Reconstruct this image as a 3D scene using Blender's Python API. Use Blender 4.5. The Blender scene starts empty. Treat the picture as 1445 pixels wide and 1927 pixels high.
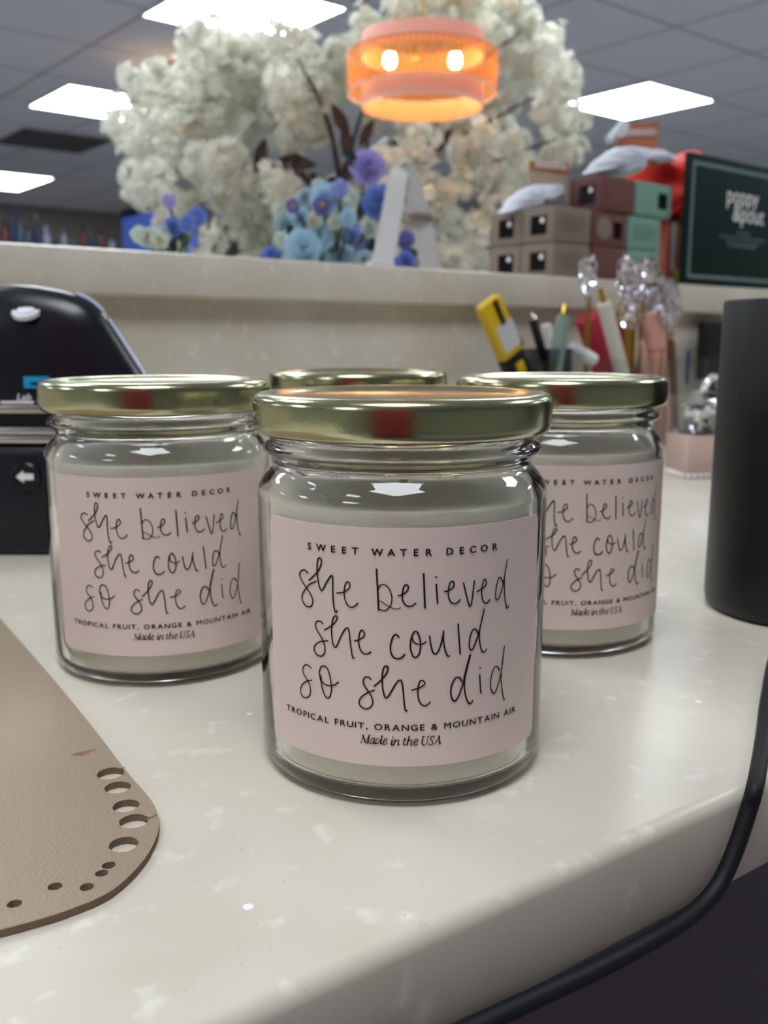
import bpy, bmesh, math, random
from mathutils import Vector, Matrix, Euler, noise
from mathutils.geometry import delaunay_2d_cdt
random.seed(7)
sc = bpy.context.scene
COL = sc.collection
R = math.radians
# ------------------------------------------------------------------ camera, light and exposure
PITCH = R(10.25); EYE = Vector((0, 0, .1073)); FPX = 1800.0
cd = bpy.data.cameras.new('camera'); cam = bpy.data.objects.new('camera', cd); COL.objects.link(cam)
cam.location = EYE; cam.rotation_euler = (math.pi/2 - PITCH, 0, 0)
cd.sensor_fit = 'VERTICAL'; cd.sensor_height = 36; cd.lens = 36*FPX/1927; cd.clip_start = .01
cd.dof.use_dof = True; cd.dof.focus_distance = .214; cd.dof.aperture_fstop = 21.5
sc.camera = cam
sc.view_settings.view_transform = 'Standard'; sc.view_settings.look = 'None'
sc.view_settings.gamma = 1; sc.view_settings.use_curve_mapping = False
sc.view_settings.exposure = 0.0
PANEL = 15.0            # radiance of the ceiling panels
BULB = 130.0             # radiance of the pendant bulbs
w = bpy.data.worlds.new('world'); sc.world = w; w.use_nodes = True
w.node_tree.nodes['Background'].inputs[0].default_value = (.5, .53, .6, 1)
w.node_tree.nodes['Background'].inputs[1].default_value = .1
cy = sc.cycles
cy.use_denoising = True; cy.max_bounces = 22; cy.transmission_bounces = 22; cy.transparent_max_bounces = 16
cy.diffuse_bounces = 8; cy.glossy_bounces = 6
cy.caustics_refractive = True; cy.caustics_reflective = True; cy.sample_clamp_indirect = 40; cy.blur_glossy = .6

# ------------------------------------------------------------------ helpers
def ray(x, y):
    a = (x-722.5)/FPX; b = -(y-963.5)/FPX
    return Vector((a, math.cos(PITCH)+b*math.sin(PITCH), -math.sin(PITCH)+b*math.cos(PITCH)))
def at_z(x, y, z=0.0):
    r = ray(x, y); return EYE + r*((z-EYE.z)/r.z)
def at_y(x, y, Y):
    r = ray(x, y); return EYE + r*(Y/r.y)
# the raised counter runs along E; N points away from the camera
A0 = Vector((-.2459, .6517, .17)); E = Vector((.774, .633, 0)); N = Vector((-.633, .774, 0)); UP = Vector((0, 0, 1))
def at_w(x, y, w):
    r = ray(x, y); return EYE + r*((A0+N*w-EYE).dot(N)/r.dot(N))
def L(u, w, z):
    p = A0 + E*u + N*w; return Vector((p.x, p.y, z))
EANG = math.atan2(E.y, E.x)

def lin(c): return tuple((v/12.92 if v <= .04045 else ((v+.055)/1.055)**2.4) for v in (c[0]/255, c[1]/255, c[2]/255)) + (1,)
def mat(name, rgb=(200, 200, 200), rough=.5, metal=0, trans=0, ior=1.45, emit=None, es=0, bump=None, spec=.5, var=None, coat=0):
    m = bpy.data.materials.new(name); m.use_nodes = True; nt = m.node_tree; b = nt.nodes['Principled BSDF']
    b.inputs['Base Color'].default_value = lin(rgb); b.inputs['Roughness'].default_value = rough
    b.inputs['Metallic'].default_value = metal; b.inputs['Transmission Weight'].default_value = trans
    b.inputs['IOR'].default_value = ior; b.inputs['Specular IOR Level'].default_value = spec
    b.inputs['Coat Weight'].default_value = coat
    if emit: b.inputs['Emission Color'].default_value = emit; b.inputs['Emission Strength'].default_value = es
    if bump or var:
        tc = nt.nodes.new('ShaderNodeTexCoord')
    if bump:
        n = nt.nodes.new('ShaderNodeTexNoise'); n.inputs['Scale'].default_value = bump[0]; n.inputs['Detail'].default_value = 4
        bp = nt.nodes.new('ShaderNodeBump'); bp.inputs['Strength'].default_value = bump[1]; bp.inputs['Distance'].default_value = bump[2]
        nt.links.new(tc.outputs['Object'], n.inputs['Vector']); nt.links.new(n.outputs['Fac'], bp.inputs['Height']); nt.links.new(bp.outputs[0], b.inputs['Normal'])
    if var:
        n = nt.nodes.new('ShaderNodeTexNoise'); n.inputs['Scale'].default_value = var[1]; n.inputs['Detail'].default_value = 5
        mx = nt.nodes.new('ShaderNodeMix'); mx.data_type = 'RGBA'; mx.inputs[6].default_value = lin(rgb); mx.inputs[7].default_value = lin(var[0])
        nt.links.new(tc.outputs['Object'], n.inputs['Vector']); nt.links.new(n.outputs['Fac'], mx.inputs[0]); nt.links.new(mx.outputs[2], b.inputs['Base Color'])
    return m
def thin_glass(name, rgb=(245, 248, 248), refl=.12, rough=.03):
    m = bpy.data.materials.new(name); m.use_nodes = True; nt = m.node_tree; nt.nodes.remove(nt.nodes['Principled BSDF'])
    t = nt.nodes.new('ShaderNodeBsdfTransparent'); t.inputs[0].default_value = lin(rgb)
    g = nt.nodes.new('ShaderNodeBsdfGlossy'); g.inputs['Roughness'].default_value = rough
    f = nt.nodes.new('ShaderNodeLayerWeight'); pw = nt.nodes.new('ShaderNodeMath'); pw.operation = 'POWER'; pw.inputs[1].default_value = 4; nt.links.new(f.outputs['Facing'], pw.inputs[0])
    ma = nt.nodes.new('ShaderNodeMath'); ma.operation = 'MULTIPLY_ADD'; ma.inputs[1].default_value = .7; ma.inputs[2].default_value = .05; nt.links.new(pw.outputs[0], ma.inputs[0])
    x = nt.nodes.new('ShaderNodeMixShader'); nt.links.new(ma.outputs[0], x.inputs[0]); nt.links.new(t.outputs[0], x.inputs[1]); nt.links.new(g.outputs[0], x.inputs[2])
    nt.links.new(x.outputs[0], nt.nodes['Material Output'].inputs[0]); return m
def cloth(name, rgb, transl=.4, clear=0.0, stripes=False, rgb2=None):
    m = bpy.data.materials.new(name); m.use_nodes = True; nt = m.node_tree; nt.nodes.remove(nt.nodes['Principled BSDF'])
    d = nt.nodes.new('ShaderNodeBsdfDiffuse'); d.inputs[0].default_value = lin(rgb)
    t = nt.nodes.new('ShaderNodeBsdfTranslucent'); t.inputs[0].default_value = lin(rgb2 or rgb)
    x = nt.nodes.new('ShaderNodeMixShader'); x.inputs[0].default_value = transl
    nt.links.new(d.outputs[0], x.inputs[1]); nt.links.new(t.outputs[0], x.inputs[2]); out = x
    if clear:
        tr = nt.nodes.new('ShaderNodeBsdfTransparent'); tr.inputs[0].default_value = lin((255, 222, 185)); y = nt.nodes.new('ShaderNodeMixShader'); y.inputs[0].default_value = clear
        if stripes:
            uv = nt.nodes.new('ShaderNodeTexCoord'); wv = nt.nodes.new('ShaderNodeTexWave'); wv.inputs['Scale'].default_value = 24
            wv.bands_direction = 'X'
            nt.links.new(uv.outputs['UV'], wv.inputs['Vector'])
            mr = nt.nodes.new('ShaderNodeMapRange'); mr.inputs['To Min'].default_value = clear-.25; mr.inputs['To Max'].default_value = clear+.25
            nt.links.new(wv.outputs['Fac'], mr.inputs['Value']); nt.links.new(mr.outputs[0], y.inputs[0])
        nt.links.new(x.outputs[0], y.inputs[1]); nt.links.new(tr.outputs[0], y.inputs[2]); out = y
    nt.links.new(out.outputs[0], nt.nodes['Material Output'].inputs[0]); return m

class MB:
    """collects shapes; build() links them as one mesh object"""
    def __init__(s): s.v = []; s.f = []; s.m = []; s.mi = 0; s.uv = None
    def add(s, vs, fs, M=None):
        o = len(s.v); s.v += [(M @ Vector(p)) if M else Vector(p) for p in vs]
        s.f += [tuple(i+o for i in f) for f in fs]; s.m += [s.mi]*len(fs); return s
    def bm(s, b, M=None):
        b.verts.index_update(); s.add([v.co.copy() for v in b.verts], [[v.index for v in f.verts] for f in b.faces], M); b.free(); return s
    def box(s, c, d, bev=0, rot=None, seg=2):
        b = bmesh.new(); bmesh.ops.create_cube(b, size=1); bmesh.ops.scale(b, vec=d, verts=b.verts)
        if bev: bmesh.ops.bevel(b, geom=b.edges[:], offset=bev, segments=seg, affect='EDGES', profile=.5)
        M = Matrix.Translation(c) @ (rot.to_4x4() if rot else Matrix.Identity(4)); return s.bm(b, M)
    def lathe(s, prof, n=64, M=None, cap=True):
        vs = []; fs = []; k = len(prof)
        for i in range(n):
            a = 2*math.pi*i/n
            for r, z in prof: vs.append((r*math.cos(a), r*math.sin(a), z))
        for i in range(n):
            j = (i+1) % n
            for q in range(k-1):
                fs.append((i*k+q, j*k+q, j*k+q+1, i*k+q+1))
        b = bmesh.new(); vv = [b.verts.new(p) for p in vs]
        for f in fs: b.faces.new([vv[i] for i in f])
        bmesh.ops.remove_doubles(b, verts=b.verts, dist=1e-6)
        bmesh.ops.dissolve_degenerate(b, dist=1e-7, edges=b.edges)
        return s.bm(b, M)
    def tube(s, pts, rad, n=8, cap=True):
        pts = [Vector(p) for p in pts]; rs = rad if isinstance(rad, (list, tuple)) else [rad]*len(pts)
        vs = []; fs = []; ref = None
        for i, p in enumerate(pts):
            d = (pts[min(i+1, len(pts)-1)] - pts[max(i-1, 0)]).normalized()
            if ref is None: ref = d.orthogonal().normalized()
            ref = (ref - d*ref.dot(d)).normalized(); q = d.cross(ref)
            for k in range(n):
                a = 2*math.pi*k/n; vs.append(p + (ref*math.cos(a)+q*math.sin(a))*rs[i])
        for i in range(len(pts)-1):
            for k in range(n):
                fs.append((i*n+k, i*n+(k+1) % n, (i+1)*n+(k+1) % n, (i+1)*n+k))
        if cap: fs += [tuple(range(n))[::-1], tuple(range((len(pts)-1)*n, len(pts)*n))]
        return s.add(vs, fs)
    def prism(s, poly, d, bev=0, seg=3):
        """poly: list of 3-D points (planar), extruded by vector d"""
        b = bmesh.new(); d = Vector(d); vs = [b.verts.new(p) for p in poly]; f = b.faces.new(vs)
        r = bmesh.ops.extrude_face_region(b, geom=[f]); bmesh.ops.translate(b, vec=d, verts=[x for x in r['geom'] if isinstance(x, bmesh.types.BMVert)])
        bmesh.ops.recalc_face_normals(b, faces=b.faces)
        if bev:
            ed = [e for e in b.edges if e.calc_face_angle(0) > R(35)]
            bmesh.ops.bevel(b, geom=ed, offset=bev, segments=seg, affect='EDGES', profile=.5, clamp_overlap=True)
        return s.bm(b)
    def build(s, name, material, parent=None, world=False, smooth=40):
        me = bpy.data.meshes.new(name); vs = s.v
        if world and parent:
            I = (Matrix.Translation(parent.location) @ parent.rotation_euler.to_matrix().to_4x4()).inverted(); vs = [I @ v for v in vs]
        me.from_pydata([tuple(v) for v in vs], [], s.f)
        ms = material if isinstance(material, (list, tuple)) else [material]
        for m in ms: me.materials.append(m)
        if len(ms) > 1: me.polygons.foreach_set('material_index', s.m)
        if smooth: me.polygons.foreach_set('use_smooth', [True]*len(me.polygons))
        me.update()
        if smooth: me.set_sharp_from_angle(angle=R(smooth))
        o = bpy.data.objects.new(name, me); COL.objects.link(o)
        if parent: o.parent = parent
        return o
def thing(name, label, cat, loc=(0, 0, 0), rz=0, group=None):
    o = bpy.data.objects.new(name, None); o.empty_display_size = .02; COL.objects.link(o); o.location = loc; o.rotation_euler = (0, 0, rz)
    return tag(o, label, cat, group)
def tag(o, label, cat, group=None):
    o['label'] = label; o['category'] = cat
    if group: o['group'] = group
    return o
def struct(o): o['kind'] = 'structure'; return o
def dup(root, loc, rz, label, group=None):
    r = root.copy(); COL.objects.link(r); r.location = loc; r.rotation_euler = (0, 0, rz); r['label'] = label
    if group: r['group'] = group
    for ch in list(root.children):
        c = ch.copy(); COL.objects.link(c); c.parent = r
        for g in list(ch.children):
            d = g.copy(); COL.objects.link(d); d.parent = c
    return r
def spline(p, n=5):
    p = [Vector(q) for q in p]; out = []
    for i in range(len(p)-1):
        a = p[max(i-1, 0)]; b = p[i]; c = p[i+1]; d = p[min(i+2, len(p)-1)]
        for k in range(n):
            t = k/n; out.append(.5*((2*b)+(c-a)*t+(2*a-5*b+4*c-d)*t*t+(3*b-a-3*c+d)*t*t*t))
    return out+[p[-1]]
def axes(x, y, z=None):
    x = Vector(x).normalized(); y = Vector(y); y = (y-x*y.dot(x)).normalized(); z = x.cross(y)
    return Matrix((x, y, z)).transposed()
def text_mesh(s, size=1, spacing=1, align='CENTER', bold=0, shear=0):
    """flat (x, y) triangles of a line of lettering"""
    c = bpy.data.curves.new('t', 'FONT'); c.body = s; c.size = size; c.space_character = spacing; c.align_x = align; c.offset = bold; c.shear = shear; c.resolution_u = 3
    o = bpy.data.objects.new('t', c); COL.objects.link(o); dg = bpy.context.evaluated_depsgraph_get(); me = bpy.data.meshes.new_from_object(o.evaluated_get(dg))
    vs = [v.co.copy() for v in me.vertices]; fs = [tuple(p.vertices) for p in me.polygons]
    bpy.data.objects.remove(o); bpy.data.curves.remove(c); bpy.data.meshes.remove(me); return vs, fs

# ------------------------------------------------------------------ materials
def counter_mat():
    m = mat('solid_surface', (214, 207, 192), .28, spec=.45); nt = m.node_tree; b = nt.nodes['Principled BSDF']
    tc = nt.nodes.new('ShaderNodeTexCoord')
    def nz(s, d, lo, hi):
        n = nt.nodes.new('ShaderNodeTexNoise'); n.inputs['Scale'].default_value = s; n.inputs['Detail'].default_value = d; nt.links.new(tc.outputs['Object'], n.inputs['Vector'])
        r = nt.nodes.new('ShaderNodeMapRange'); r.inputs['From Min'].default_value = lo; r.inputs['From Max'].default_value = hi; nt.links.new(n.outputs['Fac'], r.inputs['Value']); return r
    def mix(fac, a, c):
        x = nt.nodes.new('ShaderNodeMix'); x.data_type = 'RGBA'; nt.links.new(fac, x.inputs[0])
        if isinstance(a, tuple): x.inputs[6].default_value = a
        else: nt.links.new(a, x.inputs[6])
        x.inputs[7].default_value = c; return x.outputs[2]
    c = mix(nz(14, 3, .35, .65).outputs[0], lin((204, 195, 180)), lin((214, 206, 194)))
    c = mix(nz(95, 6, .60, .74).outputs[0], c, lin((228, 224, 214)))
    v = nt.nodes.new('ShaderNodeTexVoronoi'); v.inputs['Scale'].default_value = 75; nt.links.new(tc.outputs['Object'], v.inputs['Vector'])
    sp = nt.nodes.new('ShaderNodeSeparateColor'); nt.links.new(v.outputs['Color'], sp.inputs[0])
    rare = nt.nodes.new('ShaderNodeMath'); rare.operation = 'LESS_THAN'; rare.inputs[1].default_value = .13; nt.links.new(sp.outputs[0], rare.inputs[0])
    near = nt.nodes.new('ShaderNodeMath'); near.operation = 'LESS_THAN'; near.inputs[1].default_value = .08; nt.links.new(v.outputs['Distance'], near.inputs[0])
    an = nt.nodes.new('ShaderNodeMath'); an.operation = 'MULTIPLY'; nt.links.new(rare.outputs[0], an.inputs[0]); nt.links.new(near.outputs[0], an.inputs[1])
    c = mix(an.outputs[0], c, lin((240, 241, 246)))
    v2 = nt.nodes.new('ShaderNodeTexVoronoi'); v2.inputs['Scale'].default_value = 420; nt.links.new(tc.outputs['Object'], v2.inputs['Vector'])
    s2 = nt.nodes.new('ShaderNodeSeparateColor'); nt.links.new(v2.outputs['Color'], s2.inputs[0])
    r2 = nt.nodes.new('ShaderNodeMath'); r2.operation = 'LESS_THAN'; r2.inputs[1].default_value = .12; nt.links.new(s2.outputs[1], r2.inputs[0])
    n2 = nt.nodes.new('ShaderNodeMath'); n2.operation = 'LESS_THAN'; n2.inputs[1].default_value = .16; nt.links.new(v2.outputs['Distance'], n2.inputs[0])
    a2 = nt.nodes.new('ShaderNodeMath'); a2.operation = 'MULTIPLY'; nt.links.new(r2.outputs[0], a2.inputs[0]); nt.links.new(n2.outputs[0], a2.inputs[1])
    c = mix(a2.outputs[0], c, lin((198, 188, 174)))
    nt.links.new(c, b.inputs['Base Color']); return m
M_COUNTER = counter_mat()
M_CEIL = mat('ceiling_tile', (212, 216, 228), .9)
nt = M_CEIL.node_tree; _b = nt.nodes['Principled BSDF']; _tc = nt.nodes.new('ShaderNodeTexCoord'); _mp = nt.nodes.new('ShaderNodeMapping'); _mp.inputs['Location'].default_value = (-1.69, -1.95, 0)
_br = nt.nodes.new('ShaderNodeTexBrick'); _br.offset = 0; _br.inputs['Scale'].default_value = 1; _br.inputs['Brick Width'].default_value = .61; _br.inputs['Row Height'].default_value = .61; _br.inputs['Mortar Size'].default_value = .011; _br.inputs['Mortar Smooth'].default_value = .3
_br.inputs['Color1'].default_value = _br.inputs['Color2'].default_value = lin((212, 216, 228)); _br.inputs['Mortar'].default_value = lin((160, 160, 166))
nt.links.new(_tc.outputs['Object'], _mp.inputs[0]); nt.links.new(_mp.outputs[0], _br.inputs['Vector']); nt.links.new(_br.outputs['Color'], _b.inputs['Base Color'])
M_WALL = mat('wall_paint', (138, 132, 126), .85); M_WALLS = mat('wall_paint_grey', (176, 180, 168), .8)
M_FLOOR = mat('floor_tile', (174, 170, 168), .6); M_MAT = mat('dark_mat', (122, 114, 126), .95, bump=(400, .4, .003))
M_BASE = mat('dark_laminate', (112, 106, 116), .6)
M_RED = mat('red_paint', (128, 30, 32), .6); M_BLUE = mat('blue_paint', (60, 66, 190), .5)
M_PANEL = mat('panel_diffuser', (255, 255, 255), .6, emit=(.9, .97, 1, 1), es=PANEL)
M_FRAME = mat('panel_frame', (205, 212, 216), .5)
M_GLASS = mat('jar_glass', (254, 255, 254), .005, trans=1, ior=1.5)
M_GOLD = mat('gold_lid', (188, 187, 152), .2, metal=1, bump=(900, .08, .0003))
M_WAX = mat('wax', (253, 246, 228), .45)
M_WICK = mat('wick', (225, 215, 190), .9)
M_LABEL = mat('pink_label', (229, 209, 203), .6)
M_INK = mat('black_ink', (22, 20, 24), .6, spec=.3)
M_LEATHER = mat('taupe_leather', (154, 136, 117), .42, bump=(1100, .5, .0006))
M_LEDGE = mat('leather_edge', (128, 107, 88), .9, bump=(2500, .8, .0006))
M_BLACKGLOSS = mat('black_gloss', (18, 20, 30), .3); M_NAVY = mat('black_plastic', (18, 20, 32), .35); M_CHROME = mat('brushed_silver', (205, 205, 205), .25, metal=1)
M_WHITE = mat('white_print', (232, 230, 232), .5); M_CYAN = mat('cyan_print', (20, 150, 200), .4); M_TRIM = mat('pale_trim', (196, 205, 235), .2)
M_MATTE = mat('black_matte', (15, 17, 18), .42); M_CABLE = mat('black_rubber', (11, 12, 20), .6)
M_ACRYL = thin_glass('clear_acrylic', (250, 252, 252)); M_CRYSTAL = mat('crystal', (248, 246, 252), .02, trans=1, ior=1.5)

# ------------------------------------------------------------------ the room
TOP = 1.42; FLR = -.95
def room_box(name, u0, u1, w0, w1, z0, z1, m):
    o = MB().box(((u0+u1)/2, (w0+w1)/2, (z0+z1)/2), (u1-u0, w1-w0, z1-z0)).build(name, m, smooth=0)
    o.location = (A0.x, A0.y, 0); o.rotation_euler.z = EANG; return struct(o)
room_box('floor', -4.6, 9.2, -4.2, 9.4, FLR-.05, FLR, M_FLOOR)
o = MB().box((0, 0, .004), (3.2, 1.5, .008), .002).build('added_floor_mat', M_MAT); o.location = L(.3, -1.1, FLR); o.rotation_euler.z = EANG; tag(o, 'dark grey mat added on the floor below the front edge of the counter', 'mat')  # mat added so the rest of the floor can be light and bounce upward
room_box('ceiling', -4.6, 9.2, -4.2, 9.4, TOP, TOP+.05, M_CEIL)
room_box('wall_north', -4.6, 9.2, 9.3, 9.4, FLR, TOP, M_WALL)
room_box('wall_south', -4.6, 9.2, -4.3, -4.2, FLR, TOP, M_WALLS)
room_box('wall_west', -4.7, -4.6, -4.2, 9.4, FLR, TOP, M_WALLS)
room_box('wall_east', 9.2, 9.3, -4.2, 9.4, FLR, TOP, M_WALLS)
def lid_reflector(name, x, y, wd, z0, z1, m):
    d = Vector((x, y, 0)); o = MB().box((0, 0, (z0+z1)/2), (wd, .08, z1-z0)).build(name, m, smooth=0)
    o.location = d; o.rotation_euler.z = math.atan2(d.y-.24, d.x) + math.pi/2; return struct(o)
lid_reflector('lid_reflection_1', -.2, -1.15, .75, FLR, .9, M_RED)  # free-standing red panel, unseen, added so the gold lids mirror a red patch
lid_reflector('lid_reflection_2', -6.6, 6.85, 1.1, FLR, 1.2, M_BLUE)  # blue panel out of view, added for the blue streak on the lid

def ceiling_light(u, w, label, sx=.59, sy=.59, group=None, src=None):
    p = L(u, w, TOP)
    if src: return dup(src, p, EANG, label, group)
    t = thing('ceiling_light', label, 'ceiling light', p, EANG, group)
    f = MB()
    for s in (-1, 1):
        f.box((s*(sx/2+.009), 0, -.004), (.018, sy+.036, .008)); f.box((0, s*(sy/2+.009), -.004), (sx, .018, .008))
    f.build('frame', M_FRAME, t, smooth=0)
    MB().box((0, 0, -.003), (sx, sy, .006)).build('diffuser', M_PANEL, t, smooth=0); return t
cl = ceiling_light(1.985, 2.94, 'large bright ceiling light panel cut off by the top of the photo above the blossoms')
ceiling_light(4.48, 2.85, 'bright ceiling light panel on the right above the stacked gift boxes', src=cl)
ceiling_light(2.17, 4.8, 'bright ceiling light panel on the left, its end covered by the blossoms', src=cl)
ceiling_light(2.6, 7.9, 'farthest ceiling light panel, at the left edge above the row of bottles', sx=.6, sy=.85)
for u, w in ((-.47, -.85), (1.98, .98), (-.47, .98), (-2.9, -.85), (1.98, -.85), (4.47, .98), (4.47, -.85), (-2.9, 1.6), (.75, 1.75), (-2.9, 4.4), (-.47, 2.95), (6.9, .98)):  # the off-grid panel over the tree is added to brighten blossoms and boxes
    ceiling_light(u, w, 'unseen bright ceiling light panel overhead, outside the top of the photo', src=cl, group='ceiling lights above the counter')
v = MB()
for k in range(9): v.box((0, -.24+k*.06, -.006), (.56, .012, .012))
v.box((0, 0, .002), (.6, .6, .004)); 
vt = v.build('ceiling_vent', mat('vent_grey', (96, 94, 98), .7), smooth=0); vt.location = L(2.35, 6.0, TOP-.006); vt.rotation_euler.z = EANG
tag(vt, 'dark square air vent in the ceiling left of the blossoms', 'vent')

# ------------------------------------------------------------------ counter
FD = Vector((math.cos(R(35.5)), math.sin(R(35.5)), 0)); FN = Vector((FD.y, -FD.x, 0)); P0 = Vector((0, .158, 0))
f1 = P0+FN*.0035-FD*.75; f2 = P0+FN*.0035+FD*1.9; b2 = L(2.3, .0148, 0); b1 = L(-.75, .0148, 0)
b = bmesh.new(); vs = [b.verts.new((p.x, p.y, z)) for z in (-.024, 0) for p in (f1, f2, b2, b1)]
for f in ((3, 2, 1, 0), (4, 5, 6, 7), (0, 1, 5, 4), (1, 2, 6, 5), (2, 3, 7, 6), (3, 0, 4, 7)): b.faces.new([vs[i] for i in f])
b.edges.ensure_lookup_table()
ed = [e for e in b.edges if {e.verts[0], e.verts[1]} in ({vs[4], vs[5]},)]
bmesh.ops.bevel(b, geom=ed, offset=.0035, segments=6, affect='EDGES', profile=.5)
ed = [e for e in b.edges if {e.verts[0], e.verts[1]} == {vs[0], vs[1]}]
bmesh.ops.bevel(b, geom=ed, offset=.001, segments=2, affect='EDGES', profile=.5)
o = MB().bm(b).build('countertop', M_COUNTER); tag(o, 'cream solid-surface countertop with white flecks that the jars stand on', 'countertop')
rc = thing('raised_counter', 'cream raised counter ledge behind the jars, gift boxes and flowers on it', 'counter', L(0, 0, 0), EANG)
MB().box((.75, .18, .154), (3.0, .36, .032), .003).build('ledge_top', M_COUNTER, rc)
MB().box((.75, .04, .069), (3.0, .05, .138), 0).build('riser_panel', M_COUNTER, rc, smooth=0)
pts = [P0-FN*.2-FD*.7, P0-FN*.2+FD*1.85, L(2.2, .3, 0), L(-.7, .3, 0)]
o = MB().prism([(p.x, p.y, FLR) for p in pts], (0, 0, -.025-FLR)).build('counter_cabinet', M_BASE, smooth=0); tag(o, 'dark counter base recessed under the cream countertop', 'cabinet')

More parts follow.
